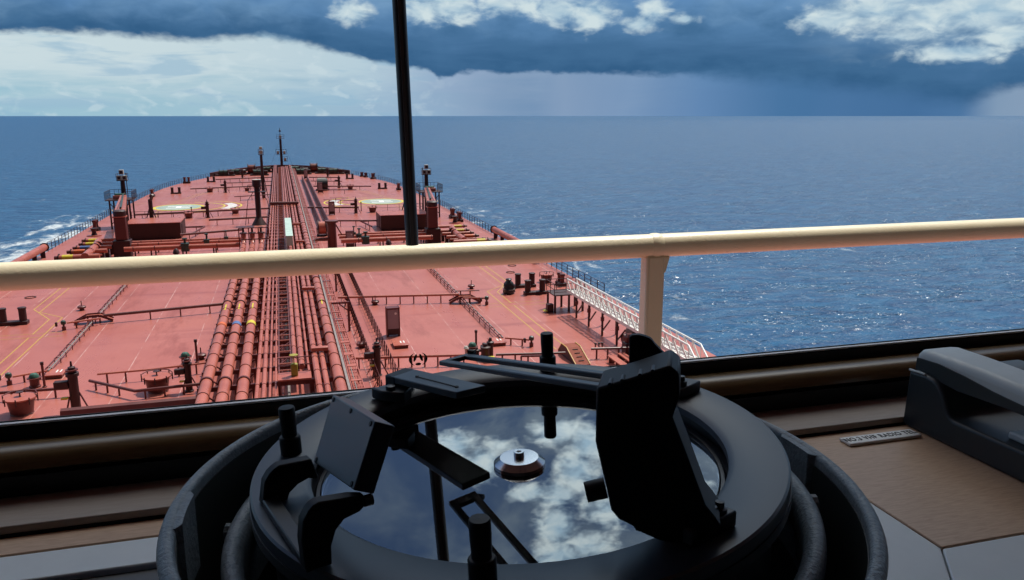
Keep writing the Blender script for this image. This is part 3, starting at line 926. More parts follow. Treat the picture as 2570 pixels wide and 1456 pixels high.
# ------------------------------------------------------------------ pipes along the deck
PIPES = [
    # x, height, radius, y0, y1, flange step, name/label, coloured band
    (-5.0, 1.5, .335, 34.0, 101, 2.62, 'thick red cargo pipe with an orange band, outermost of three to port', 'orange'),
    (-3.95, 1.5, .335, 33.8, 101, 2.62, 'thick red cargo pipe with a blue band, middle of three to port', 'blue'),
    (-2.9, 1.5, .335, 33.6, 101, 2.62, 'thick red cargo pipe with a bright yellow band, inner of three to port', 'yellow'),
    (-2.1, 1.5, .12, 33, 270, 3.2, 'thin red pipe just right of the yellow banded cargo pipe', None),
    (-1.72, 1.5, .13, 33, 270, 3.2, 'second thin red pipe right of the yellow banded cargo pipe', None),
    (-1.38, 1.5, .075, 33, 270, 3.2, 'very thin red pipe left of the cross barred cable ladder', None),
    (-1.05, 1.5, .06, 33, 230, 3.2, 'very thin red pipe against the left edge of the cable ladder', None),
    (.1, 1.5, .15, 50.5, 260, 2.9, 'medium red pipe ending at the yellow valve stand amidships', None),
    (.52, 1.5, .19, 50, 260, 2.9, 'medium red pipe just right of the yellow valve stand', None),
    (.92, 1.5, .08, 49, 260, 2.9, 'very thin red pipe in the middle of the right hand bank', None),
    (1.38, 1.5, .20, 33, 262, 2.9, 'medium red pipe, left of the two beside the big starboard pipe', None),
    (1.85, 1.5, .17, 33, 262, 2.9, 'medium red pipe running next to the big starboard pipe', None),
    (2.6, 1.5, .33, 32.02, 264, 2.62, 'thick red pipe along the grey cable duct on the right of the bank', None),
]
for x, h, r, y0, y1, st, lb, band in PIPES:
    p = thing('deck_pipe', lb, 'pipe', D(x, y0), 'fore and aft deck pipelines')
    MB().tube([(0, 0, h), (0, y1 - y0, h)], r, 16 if r > .25 else 10).build('pipe', M['red2'], p)
    proto = None
    n = int((y1 - y0) / st)
    for i in range(n):
        yy = 1.1 + i * st
        wide = r > .25 and i % 4 == 1
        if proto is None or wide:
            k = 1.18 if wide else 1.07
            w = .11 if wide else .04
            o = MB().tube([(0, -w / 2, h), (0, w / 2, h)], r * k + .012, 16 if r > .25 else 10).build('flange', M['red'], p)
            if wide:
                MB().tube([(0, w / 2 + .05, h), (0, w / 2 + .12, h)], r * 1.15 + .012, 16).build('flange_ring', M['red'], o)
            else:
                proto = o
        else:
            o = proto.copy()
            C.objects.link(o)
            o.parent = p
        o.location = (0, yy, 0)
    if r > .25:
        MB().box(-.05, .05, 65.9 - y0, 67.8 - y0, h + r - .02, h + r + .012).build('painted_arrow', M['yellow'], p, smooth=0)
    if band:
        MB().tube([(0, 61.2 - y0, h), (0, 62.0 - y0, h)], r + .012, 16).build('painted_band', M[band], p)

sp = None
for i in range(73):
    y = 35.95 + i * 3.15
    full = y < 100
    lb = 'red steel support frame crossing under the wide pipe bank' if full else 'red steel support frame crossing under the narrow forward pipe bank'
    if i == 0 or (not full and i and (y - 3.15) < 100):
        sp = thing('pipe_support', lb, 'support frame', D(0, y), 'pipe supports, wide' if full else 'pipe supports, narrow')
        x0 = -5.6 if full else -2.5
        MB().box(x0, 3.1, -.1, .1, .86, 1.14).build('beam', M['red'], sp, smooth=0)
        for x in ([-5.4, -3.4] if full else []) + [-2.4, -.9, 1.1, 2.9]:
            MB().box(x - .08, x + .08, -.08, .08, 0, .86).build('leg', M['red'], sp, smooth=0)
        if full:
            MB().bar((-5.3, 0, .75), (-4.5, 0, .1), .08).bar((-3.3, 0, .1), (-2.5, 0, .75), .08).build('brace', M['red'], sp, smooth=0)
        MB().box(x0 + .1, 3.0, -.05, .05, 1.92 if full else 1.7, 1.98 if full else 1.76).build('tie_bar', M['red'], sp, smooth=0) if i % 2 == 5 else None
    else:
        dup(sp, D(0, y), lb)
ld = thing('cable_ladder', 'long cross barred cable ladder between the thin and medium red pipes', 'cable ladder', D(-.5, 43))
MB().bar((-.38, 5, 1.35), (-.38, 220, 1.35), .09, .14).bar((.38, 5, 1.35), (.38, 220, 1.35), .09, .14).build('side_rail', M['red'], ld, smooth=0)
q = MB()
for i in range(150):
    y = 5.5 + i * 1.42
    q.tube([(-.45, y, 1.38), (.45, y, 1.38)], .055, 6)
q.build('rungs', M['red2'], ld)  # the ladder's cross rungs joined into one mesh
q = MB()
for i in range(60):
    y = 5 + i * 3.6
    q.bar((-.35, y, 1.25), (.35, y + 1.8, 1.25), .06)
q.build('brace', M['red'], ld, smooth=0)
bv = thing('bilge_pipes', 'bundle of dark small bore pipes low on the deck under the pipe bank', 'pipes', D(0, 43))
for x in (-4.5, -3.4, -.7, -.35, 1.0, 2.2):
    MB().tube([(x, 0, .35), (x, 220 if x > -1 else 56, .35)], .1, 6).build('pipe', M['greypipe' if x == -.35 else 'red'], bv)

gd = thing('cable_duct', 'weathered grey cable duct along the right of the thick starboard pipe', 'cable duct', D(3.05, 42.5))
MB().box(-.07, .07, 0, 222, 1.42, 1.66).build('duct', M['greypipe'], gd, smooth=0)
for i in range(40):
    y = 2 + i * 5.6
    MB().box(-.05, .05, y, y + .1, 0, 1.418).build('bracket', M['red'], gd, smooth=0)
tr = thing('cable_tray', 'open red cable tray filled with thin lines right of the grey duct', 'cable tray', D(3.65, 42.5))
MB().bar((-.36, 0, 1.1), (-.36, 215, 1.1), .05, .12).bar((.36, 0, 1.1), (.36, 215, 1.1), .05, .12).build('side_rail', M['red2'], tr, smooth=0)
q = MB()
for i in range(300):
    y = .3 + i * .715
    q.box(-.34, .34, y, y + .07, 1.03, 1.07)
q.build('rungs', M['red2'], tr, smooth=0)  # all cross rungs under the cables, one mesh
for x in (-.24, -.1, .05, .2):
    MB().tube([(x, 0, 1.13), (x, 215, 1.13)], .035, 5).build('cable', M['greypipe' if x == -.1 else 'red2'], tr)
q = MB()
for i in range(60):
    y = 1 + i * 3.1 + random.random()
    q.box(-.3, .3, y, y + .25 + random.random() * .5, 1.17, 1.2)
q.build('clamp_plate', M['red2'], tr, smooth=0)
for i in range(36):
    y = 1.5 + i * 6
    MB().box(.30, .38, y, y + .08, 0, 1.02).build('leg', M['red'], tr, smooth=0)
for y, lb in ((79, 'red gallows frame standing over the cable tray behind the cream handrail'), (63.5, 'red gallows frame over the cable tray opposite the grey cabinet')):
    gf = thing('gallows_frame', lb, 'frame', D(4.2, y), 'gallows frames over the cable tray')
    MB().box(.25, .42, -.1, .1, 0, 2.3).build('post', M['red'], gf, smooth=0)
    MB().box(-1.0, .42, -.09, .09, 2.31, 2.44).build('arm', M['red'], gf, smooth=0)
    MB().bar((.3, 0, 1.7), (-.4, 0, 2.3), .08).build('brace', M['red'], gf, smooth=0)
    q = MB()
    for i in range(6):
        q.tube([(-1.0 + i * .22, -.3, 2.5), (-1.0 + i * .22, .3, 2.5)], .05, 5)
    q.build('conduit', M['red2'], gf)

# valve stand with yellow wheel amidships
vs = thing('valve_stand', 'yellow valve stand on a small red platform between the pipes', 'valve stand', D(.05, 46.8))
MB().box(-.95, .95, -.7, .7, 1.9, 2.0).build('platform', M['red2'], vs, smooth=0)
for x, y in ((-.9, -.6), (.9, -.6), (-.9, .6), (.9, .6)):
    MB().box(x - .05, x + .05, y - .05, y + .05, 0, 1.9).build('leg', M['red'], vs, smooth=0)
M['olive'] = mat('olive_yellow_paint', (.30, .26, .03), .5)
MB().box(-.2, .2, -.2, .15, 2.0, 2.75).build('valve_body', M['olive'], vs, bevel=.06)
MB().lathe([(.03, 2.75), (.03, 3.2), (.25, 3.22), (.25, 3.27), (.03, 3.3)], 12).build('spindle_wheel', M['olive'], vs)
railing_loop(vs, [(-.95, .7), (.95, .7)], 2.0, .9, M['red'])

# walkway between two lines of railing
walk = structure(MB().box(5.25, 6.35, 44, 100, DZ + .02, DZ + .05).build('walkway', M['deck'], smooth=0))
for x, y0, y1, st, lb in ((5.15, 45, 100, 1.1, 'left red handrail of the deck walkway, near part'), (6.45, 45, 100, 1.1, 'right red handrail of the deck walkway, near part'),
                          (5.3, 122, 226, 2.2, 'left red handrail of the deck walkway, far part towards the bow'), (6.6, 122, 226, 2.2, 'right red handrail of the deck walkway, far part towards the bow')):
    w = thing('walkway_railing', lb, 'railing', D(x, y0), 'handrails of the deck walkway')
    proto = None
    n = int((y1 - y0) / st)
    for i in range(n + 1):
        if proto is None:
            q = MB().box(-.04, .04, -.04, .04, 0, 1.1)
            if st < 2:
                pass
            proto = q.build('railing_post', M['maroon'], w, smooth=0)
            o = proto
        else:
            o = proto.copy()
            C.objects.link(o)
            o.parent = w
        o.location = (0, i * st, 0)
    for h in ((.55, 1.1) if st < 2 else (.1, .4, .75, 1.1)):
        MB().tube([(0, 0, h), (0, y1 - y0, h)], .016 if st < 2 else .10, 5).build('rail', M['red'], w)
    if st < 2:
        q = MB()
        for i in range(0, n, 3):
            q.bar((0, i * st, .95), (-.45 if x < 6 else .0, i * st, .05), .04)
        q.build('raking_stay', M['red'], w, smooth=0)

# ------------------------------------------------------------------ athwartship lines
def line(pts, r, label, step=2.2, h=.75, m='red', name='cross_pipe', cat='pipe', group='pipes crossing the deck', feet=True, flange=True):
    x0, y0 = pts[0]
    p = thing(name, label, cat, D(x0, y0), group)
    MB().tube([(x - x0, y - y0, h) for x, y in pts], r, 8).build('pipe', M[m], p)
    if feet:
        proto = None
        for (xa, ya), (xb, yb) in zip(pts, pts[1:]):
            L = math.hypot(xb - xa, yb - ya)
            for i in range(int(L / step)):
                t = (i + .5) * step / L
                if proto is None:
                    proto = MB().box(-.05, .05, -.05, .05, 0, h - r * .8).build('foot', M['red'], p, smooth=0)
                    o = proto
                else:
                    o = proto.copy()
                    C.objects.link(o)
                    o.parent = p
                o.location = (xa + (xb - xa) * t - x0, ya + (yb - ya) * t - y0, 0)
    return p


line([(4.3, 72.8), (15.2, 71.0)], .11, 'long pale topped red pipe crossing to the starboard foot bridge', 1.25, .75, 'red2')
line([(15.2, 72.3), (17.4, 71.9)], .05, 'short thin red pipe beside the starboard foot bridge', .9, .8)
line([(15.4, 70.2), (17.3, 69.5)], .09, 'short red pipe with end valve past the starboard foot bridge', 1.2, .6, 'red2')
line([(-5.6, 73.2), (-15.0, 71.5)], .13, 'red pipe crossing from the cargo pipes to the port foot bridge', 2.4, .7, 'red')
line([(-15.2, 71.2), (-17.5, 70.3)], .08, 'short red pipe with end valve past the port foot bridge', 1.2, .55, 'red2')
line([(3.9, 53.4), (12.2, 51.9)], .10, 'red pipe crossing the deck behind the black window mark', .9, .75, 'red2')
line([(13.6, 51.5), (18.4, 50.6)], .09, 'red pipe crossing from the valve cluster to the stepped bridge', .9, .75, 'red')
line([(20.5, 51.0), (23.6, 50.4)], .09, 'red pipe between the stepped bridge and the gangway supports', .8, .75, 'red')
line([(15.6, 56.3), (17.2, 55.3)], .07, 'short brassy red pipe with two valves near the starboard hatch', .9, .5, 'red2')
line([(-15.7, 57.0), (-17.5, 56.2)], .07, 'short red pipe with an end valve near the port hatch cover', .9, .5, 'red2')
line([(-12.2, 54.6), (-9.0, 54.7), (-5.4, 55.3)], .07, 'thin red line from the tall vent post past the port round hatch', 1.1, .7, 'red2')
line([(-12.5, 53.8), (-9.4, 50.9), (-5.6, 51.2)], .10, 'bent red pipe sloping to a corner below the port round hatch', 1.1, .55, 'red')
line([(-22, 53.0), (-13.0, 52.6)], .10, 'red pipe leading to the port edge behind the nearest round hatch', 1.2, .55, 'red')
line([(-12.5, 46.9), (-5.2, 47.0)], .30, 'thick red pipe along the bottom edge of the window at port', 2.4, .9, 'red', flange=False)
FAR = [(-24, 144.5, -1.2, 148.6, .16, 'far red pipe crossing behind the port store house'), (1.5, 148.4, 13.0, 145.4, .16, 'far red pipe crossing to the starboard vent post'),
       (-20, 193.5, -2.5, 198.1, .14, 'far red pipe crossing beyond the port helicopter circle'), (7.0, 193.0, 20, 189.3, .14, 'far red pipe crossing beyond the starboard helicopter circle'),
       (-9.5, 172, -2.4, 175, .10, 'thin red pipe just past the king post'), (7.5, 183.3, 15.8, 181, .10, 'thin red pipe with an end valve past the starboard circle'),
       (-11.5, 134.0, -2.6, 135.6, .16, 'dark red pipe crossing at the foot of the king post'), (7.3, 127.6, 14.0, 125.8, .13, 'red pipe leading into the starboard store house'),
       (-14.0, 118.0, -5.9, 121.0, .16, 'red pipe leading from the port store house to the pipe bank'), (-2.2, 147.0, 2.6, 146.4, .3, 'thick red crossover pipe spanning the pipe bank'),
       (7.6, 160.8, 13.6, 157.4, .06, 'thin rail line between cabinet and starboard circle'), (-16.5, 221, -2.4, 225, .14, 'far red pipe crossing the port foredeck'),
       (7.0, 222, 15, 219, .14, 'far red pipe crossing the starboard foredeck'), (-13, 208, -2.4, 210.5, .10, 'thin red pipe crossing the port foredeck behind the light mast'),
       (7, 209, 14.5, 206, .10, 'thin red pipe crossing the starboard foredeck by the black drum'), (9, 164, 12.6, 163, .05, 'short thin line inside the starboard yellow arc')]
for x0, y0, x1, y1, r, lb in FAR:
    line([(x0, y0), (x1, y1)], r, lb, 2.4, .9 if r < .29 else 1.9, 'red', feet=r < .29)
for s, nm in ((-1, 'port'), (1, 'starboard')):
    for x, y, dy in ((s * 14.4, 129, 0),):
        pass
    line([(s * 12.6, 120.8), (s * 11.6, 127.4), (s * 14.6, 127.6)], .12, 'bent red pipe looping round the inboard corner of the %s store house' % nm, 2.4, .7, 'red')

# fore-and-aft hydraulic lines with clips, and the humped foot bridges over them
def clip_line(x, y0, y1, label):
    p = thing('hydraulic_line', label, 'pipe', D(x, y0), 'clipped lines beside the foot bridges')
    for dx in (-.12, .12):
        MB().tube([(dx, 0, .35), (dx, y1 - y0, .35)], .05, 6).build('pipe', M['greypipe' if dx > 0 else 'red'], p)
    proto = None
    n = int((y1 - y0) / 1.9)
    for i in range(n):
        if proto is None:
            proto = MB().tube([(-.19, 0, .0), (-.19, 0, .34), (0, 0, .46), (.19, 0, .34), (.19, 0, 0)], .04, 5).build('clip', M['red'], p)
            o = proto
        else:
            o = proto.copy()
            C.objects.link(o)
            o.parent = p
        o.location = (0, .6 + i * 1.9 + (.4 if i % 3 == 1 else 0), 0)
    return p


clip_line(15.5, 57, 104, 'clipped double line running aft past the starboard foot bridge')
clip_line(-15.9, 57.5, 104, 'clipped double line running aft past the port foot bridge')
for x, y, nm in ((15.7, 70.6, 'starboard'), (-15.9, 72.2, 'port')):
    b = thing('foot_bridge', 'small humped red foot bridge over the clipped %s line' % nm, 'foot bridge', D(x, y), 'humped foot bridges', (0, 0, R(-8 if x > 0 else 8)))
    prof = [(-1.45, .05), (-.5, .55), (.5, .55), (1.45, .05)]
    q = MB()
    for (a, za), (c, zc) in zip(prof, prof[1:]):
        q.add([(a, -.4, za), (c, -.4, zc), (c, .4, zc), (a, .4, za), (a, -.4, za + .06), (c, -.4, zc + .06), (c, .4, zc + .06), (a, .4, za + .06)],
              [(3, 2, 1, 0), (4, 5, 6, 7), (0, 1, 5, 4), (1, 2, 6, 5), (2, 3, 7, 6), (3, 0, 4, 7)])
    q.build('tread', M['red2'], b, smooth=0)
    for yy in (-.42, .42):
        q = MB()
        for (a, za), (c, zc) in zip(prof, prof[1:]):
            q.bar((a, yy, za + .08), (c, yy, zc + .08), .05, .2)
        q.build('side_plate', M['red'], b, smooth=0)
    for a in (-.45, .45):
        MB().box(a - .04, a + .04, -.35, .35, 0, .5).build('leg', M['maroon'], b, smooth=0)

EV = [(17.45, 69.3, 'dark ball ended valve past the starboard foot bridge'), (17.35, 55.2, 'dark ball ended valve on the short brassy pipe'), (-17.7, 70.1, 'dark ball ended valve past the port foot bridge'),
      (-17.7, 56.1, 'dark ball ended valve at the end of the near port line')]
ev = None
for x, y, lb in EV:
    if ev is None:
        ev = thing('end_valve', lb, 'valve', D(x, y), 'ball ended valves')
        MB().lathe([(.16, 0), (.16, .3), (.08, .32), (.08, .5)], 10).build('stem', M['red'], ev)
        MB().lathe([(.02, .42), (.17, .5), (.21, .64), (.17, .78), (.02, .86)], 12).build('head', M['darkvalve'], ev)
        MB().box(-.6, -.45, -.12, .12, .35, .7).build('stop_valve', M['maroon'], ev, bevel=.03)
    else:
        dup(ev, D(x, y), lb)

# mushroom vents
MV = [(-17.9, 77.3, 'small mushroom vent standing alone above the port foot bridge'), (17.7, 76.6, 'small mushroom vent standing alone above the starboard foot bridge'),
      (-6.3, 58.7, 'small mushroom vent just left of the thick orange banded pipe'), (5.0, 58.5, 'small round vent between cable tray and walkway railing'), (7.6, 72.2, 'small round vent under the long crossing pipe')]
mv = None
for x, y, lb in MV:
    if mv is None:
        mv = thing('mushroom_vent', lb, 'vent', D(x, y), 'small deck vents')
        MB().lathe([(.20, 0), (.20, .18), (.36, .2), (.36, .34), (.28, .4), (.03, .42)], 14).build('cap', M['red'], mv)
        MB().lathe([(.04, .4), (.04, .85), (.0, .86)], 8).build('spindle', M['maroon'], mv)
    else:
        dup(mv, D(x, y), lb)

# round tank hatches with hand wheel
TH = [(-8.3, 52.2, 1.0, 'dark red round tank hatch with a hand wheel, left of the three thick pipes'), (-15.4, 50.2, 1.0, 'dark red round tank hatch nearest the port corner of the window'),
      (26.0, 77.6, .85, 'dark red round tank hatch at the starboard edge behind the gangway head'), (-8.3, 149.9, .85, 'far round tank hatch left of the king post'), (-15.6, 145.1, .9, 'far round tank hatch in front of the port helicopter circle'),
      (15.4, 145.0, .9, 'far round tank hatch in front of the starboard helicopter circle'), (15.5, 193.3, .9, 'far round tank hatch beyond the starboard helicopter circle'), (-15.9, 194.2, .95, 'far round tank hatch beyond the port helicopter circle'),
      (-7.9, 195, .75, 'far round tank hatch beyond the king post')]
th = None
for x, y, k, lb in TH:
    if th is None:
        th = thing('tank_hatch', lb, 'tank hatch', D(x, y), 'round tank hatches')
        MB().lathe([(.62, 0), (.62, .04), (.60, .06), (.72, .85), (.76, .86), (.76, .93)], 24).build('coaming', M['red'], th)
        MB().lathe([(.86, .935), (.86, 1.02), (.3, 1.06), (.0, 1.06)], 24).build('lid', M['red2'], th)
        q = MB()
        for a in range(0, 360, 45):
            q.tube([(.9 * math.cos(R(a)), .9 * math.sin(R(a)), .7), (.9 * math.cos(R(a)), .9 * math.sin(R(a)), 1.12)], .04, 5)
        q.build('dog', M['maroon'], th)
        q = MB().tube([(.92, 0, 1.16), (.92 * .7, .65, 1.16), (0, .92, 1.16), (-.65, .65, 1.16), (-.92, 0, 1.16)], .035, 5)
        q.build('grab_rail', M['red'], th)
        MB().lathe([(.04, 1.06), (.04, 1.28), (.2, 1.29), (.2, 1.33), (.03, 1.34)], 12).build('hand_wheel', M['maroon'], th)
    else:
        dup(th, D(x, y), lb, scale=k)

# tall pressure vent posts with a crooked head
VP = [(-12.4, 49.6, 'tall dark red vent post with a box head near the port corner of the window', 1.0), (-6.4, 51.6, 'dark red vent post with stays right of the port round hatch', .78), (5.4, 51.4, 'dark red pointed vent post amid the walkway railings', .85),
      (-12.5, 144.6, 'far vent post beside the round hatch before the port circle', 1.0), (12.4, 144.2, 'far vent post beside the round hatch before the starboard circle', .95), (-12.4, 191.8, 'far vent post beyond the port helicopter circle', 1.0),
      (13.2, 197.5, 'far vent post beyond the starboard helicopter circle', 1.0), (-10.5, 236, 'far vent post near the port bow winch', .9), (12.5, 232, 'far vent post near the starboard bow winch', .9)]
vp = None
for x, y, lb, k in VP:
    if vp is None:
        vp = thing('vent_post', lb, 'vent post', D(x, y), 'tall vent posts')
        MB().lathe([(.36, 0), (.36, .1), (.27, .12), (.27, 2.2), (.36, 2.22), (.36, 2.4), (.22, 2.45), (.20, 2.75), (.07, 2.8), (.05, 3.1)], 16).build('column', M['maroon'], vp)
        MB().box(-1.0, -.24, -.22, .22, 1.5, 1.95).build('valve_box', M['maroon'], vp, bevel=.05)
        MB().lathe([(.34, 2.55), (.34, 2.62)], 14).build('brim', M['red'], vp)
        MB().tube([(.25, 0, 1.2), (.85, -.35, 0)], .05, 6).build('stay', M['red'], vp)
        MB().tube([(-.25, -.1, 1.0), (-.45, -.45, 0)], .05, 6).build('stay', M['red'], vp)
        MB().box(-.62, -.28, -.5, -.22, .95, 1.05).build('step_plate', M['yellow'], vp, smooth=0)
    else:
        dup(vp, D(x, y), lb, scale=k)

# squat vents with green caps
GC = [(-16.0, 55.2, 'squat red vent with a green cap left of the port hatch cover'), (-7.2, 57.5, 'squat red vent with a green cap by the port vent post'), (12.6, 54.4, 'squat red vent with a green cap in the starboard valve cluster'),
      (-17.2, 50.3, 'small green capped vent in the lower left corner by the round hatch')]
gc = None
for x, y, lb in GC:
    if gc is None:
        gc = thing('capped_vent', lb, 'vent', D(x, y), 'green capped vents')
        MB().lathe([(.34, 0), (.34, .1), (.28, .12), (.28, .55), (.42, .58), (.42, .64)], 16).build('body', M['red'], gc)
        MB().lathe([(.3, .645), (.28, .78), (.18, .9), (.0, .95)], 14).build('cap', M['green'], gc)
    else:
        dup(gc, D(x, y), lb, scale=.6 if x < -17 else None)
SR = [(-15.4, 55.0, 'thin red sounding pipe right of the green capped port vent'), (-6.5, 57.9, 'thin red sounding pipe near the thick orange banded pipe'), (13.0, 54.9, 'thin red sounding pipe standing in the starboard valve cluster'),
      (-15.3, 147, 'far thin sounding pipe behind the port round hatch'), (13.6, 147.3, 'far thin sounding pipe behind the starboard vent post')]
sr = None
for x, y, lb in SR:
    if sr is None:
        sr = thing('sounding_pipe', lb, 'pipe', D(x, y), 'thin sounding pipes')
        MB().lathe([(.14, 0), (.14, .06), (.08, .08), (.08, 1.5)], 10).build('pipe', M['red'], sr)
        MB().lathe([(.11, 1.5), (.11, 1.68), (.03, 1.7)], 10).build('cap', M['maroon'], sr)
    else:
        dup(sr, D(x, y), lb)
vc = thing('valve_cluster', 'cluster of red valves and stand pipes by the green capped starboard vent', 'valves', D(13.2, 52.9))
for x, y, r, h in ((0, 0, .3, 1.2), (.45, .35, .22, 1.5), (-.5, .5, .16, .8), (.1, .9, .2, 1.0)):
    MB().lathe([(r * 1.3, 0), (r * 1.3, .08), (r, .1), (r, h * .7), (r * 1.25, h * .72), (r * 1.25, h * .8), (r * .6, h * .85), (r * .5, h)], 12, x, y).build('valve', M['maroon'], vc)
MB().tube([(-1.2, .9, .5), (0, .7, .5), (0, 0, .5)], .1, 8).build('feed_pipe', M['red'], vc)
MB().lathe([(.1, 0), (.1, .6), (.2, .7), (.1, .85)], 10, -1.2, .9).build('hydrant', M['lampgrey'], vc)
MB().box(-.2, .5, -.8, -.5, .3, .4).build('step_plate', M['yellow'], vc, smooth=0)
MB().bar((2.0, -2.2, .75), (4.2, -2.7, .75), .12).bar((2.0, -2.2, 0), (2.0, -2.2, .75), .1).bar((4.2, -2.7, 0), (4.2, -2.7, .75), .1).build('stand_frame', M['red'], vc, smooth=0)

# square hatch covers
HC = [(-15.3, 57.4, 'square red hatch cover with white stencils right of the green capped vent'), (7.85, 58.1, 'square red hatch cover with white stencils behind the walkway railing'), (15.05, 56.7, 'square red hatch cover with white stencils by the brassy pipe')]
hc = None
for x, y, lb in HC:
    if hc is None:
        hc = thing('hatch_cover', lb, 'hatch cover', D(x, y), 'square hatch covers')
        MB().box(-.52, .52, -.75, .75, 0, .2).build('coaming', M['red'], hc, bevel=.03)
        MB().box(-.56, .56, -.79, .79, .202, .28).build('cover', M['red2'], hc, bevel=.02)
        for x2 in (.02, .26):
            MB().box(x2, x2 + .09, -.2, .35, .284, .288).build('stencil', M['white'], hc, smooth=0)
    else:
        dup(hc, D(x, y), lb)

# bollards
BL = [(23.1, 75.8, 'double bollard nearest the gangway head on the far side'), (23.1, 72.4, 'double bollard beside the black bag in front of the gangway'), (-22.2, 73.3, 'double bollard at the port edge of the window below the handrail'),
      (-22.9, 192.2, 'far double bollard beyond the port helicopter circle'), (-17.9, 224.2, 'far double bollard on the port foredeck'), (22.9, 191.8, 'far double bollard beyond the starboard helicopter circle'), (18.0, 225, 'far double bollard on the starboard foredeck')]
bl = None
for x, y, lb in BL:
    if bl is None:
        bl = thing('bollard', lb, 'bollard', D(x, y), 'double bollards')
        MB().box(-1.1, 1.1, -.38, .38, 0, .3).build('base', M['maroon'], bl, bevel=.04)
        for x2 in (-.74, .74):
            MB().lathe([(.29, .3), (.29, 1.28), (.33, 1.3), (.33, 1.42), (.28, 1.44), (.0, 1.44)], 18, x2).build('post', M['maroon'], bl)
    else:
        dup(bl, D(x, y), lb)
# roller fairleads along the edge
FL = [(-23.6, 221.6, 'paired roller fairlead on the port deck edge near the bow'), (-27.0, 186.5, 'paired roller fairlead on the port deck edge beyond the crane rest'), (22.1, 233, 'single roller fairlead nearest the bow on the starboard edge'),
      (22.9, 230.3, 'second roller fairlead from the bow on the starboard edge'), (24.2, 223.3, 'paired roller fairlead third from the bow on the starboard edge'), (26.2, 188, 'paired roller fairlead partly behind the black pole'),
      (27.6, 133, 'roller fairlead on the starboard edge past the manifold'), (27.7, 128, 'roller fairlead on the starboard edge nearer the manifold'), (-27.6, 133, 'roller fairlead on the port edge past the manifold'), (26.9, 75.6, 'dark red roller fairlead behind the gangway head')]
flp = None
for x, y, lb in FL:
    if flp is None:
        flp = thing('roller_fairlead', lb, 'fairlead', D(x, y), 'roller fairleads')
        MB().box(-.9, .9, -.5, .5, 0, .45).build('base', M['maroon'], flp, bevel=.05)
        for x2 in (-.5, .5):
            MB().lathe([(.36, .45), (.28, .7), (.28, 1.2), (.38, 1.4), (.34, 1.6), (.0, 1.62)], 14, x2).build('roller', M['red'], flp)
    else:
        dup(flp, D(x, y), lb, rotz=R(90) if y < 200 else R(60 if x > 0 else -60), scale=.8 if y > 230 or y < 80 else None)
SB = [(26.6, 126.4, 'small spool bollard beside the starboard manifold'), (-26.6, 126.8, 'small spool bollard beside the port manifold')]
sb = None
for x, y, lb in SB:
    if sb is None:
        sb = thing('spool_bollard', lb, 'bollard', D(x, y), 'spool bollards')
        MB().lathe([(1.0, 0), (1.0, .12)], 20).build('base', M['red2'], sb)
        MB().lathe([(.42, .12), (.28, .5), (.30, .8), (.5, 1.05), (.5, 1.12), (.0, 1.14)], 16).build('spool', M['maroon'], sb)
    else:
        dup(sb, D(x, y), lb)
for x, y, lb in ((23.8, 83.6, 'flat ring on the starboard deck below the handrail'), (-23.8, 84.2, 'flat ring on the port deck below the handrail'), (25.1, 87.5, 'flat ring nearer the starboard edge below the handrail')):
    o = MB().lathe([(.42, 0), (.5, .0), (.5, .06), (.42, .06)], 20, closed=True).build('deck_ring', M['maroon'])
    o.location = D(x, y)
    tag(o, lb, 'ring', 'flat rings on the deck')
bg = thing('tarpaulin_bag', 'black tarpaulin wrapped bag standing beside the double bollards', 'bag', D(20.7, 73.3))
prof = [(.45, 0), (.58, .12), (.56, .5), (.50, .62), (.54, .8), (.42, 1.1), (.24, 1.3), (.30, 1.42), (.22, 1.5), (.0, 1.52)]
q = MB()
n = 18
for i, (r, z) in enumerate(prof):
    for j in range(n):
        a = 2 * math.pi * j / n
        rr = r * (1 + .13 * math.sin(3 * a + i * .9) + .06 * math.sin(7 * a + i * 2.1))
        q.v.append((rr * math.cos(a), rr * math.sin(a), z))
for i in range(len(prof) - 1):
    for j in range(n):
        q.f.append((i * n + j, i * n + (j + 1) % n, (i + 1) * n + (j + 1) % n, (i + 1) * n + j))
q.build('wrap', M['black_sheet'], bg, smooth=60)
MB().tube([(.57 * math.cos(R(a)), .57 * math.sin(R(a)), .55 + .1 * math.sin(R(a))) for a in range(0, 361, 30)], .03, 5).build('lashing', M['lampgrey'], bg)

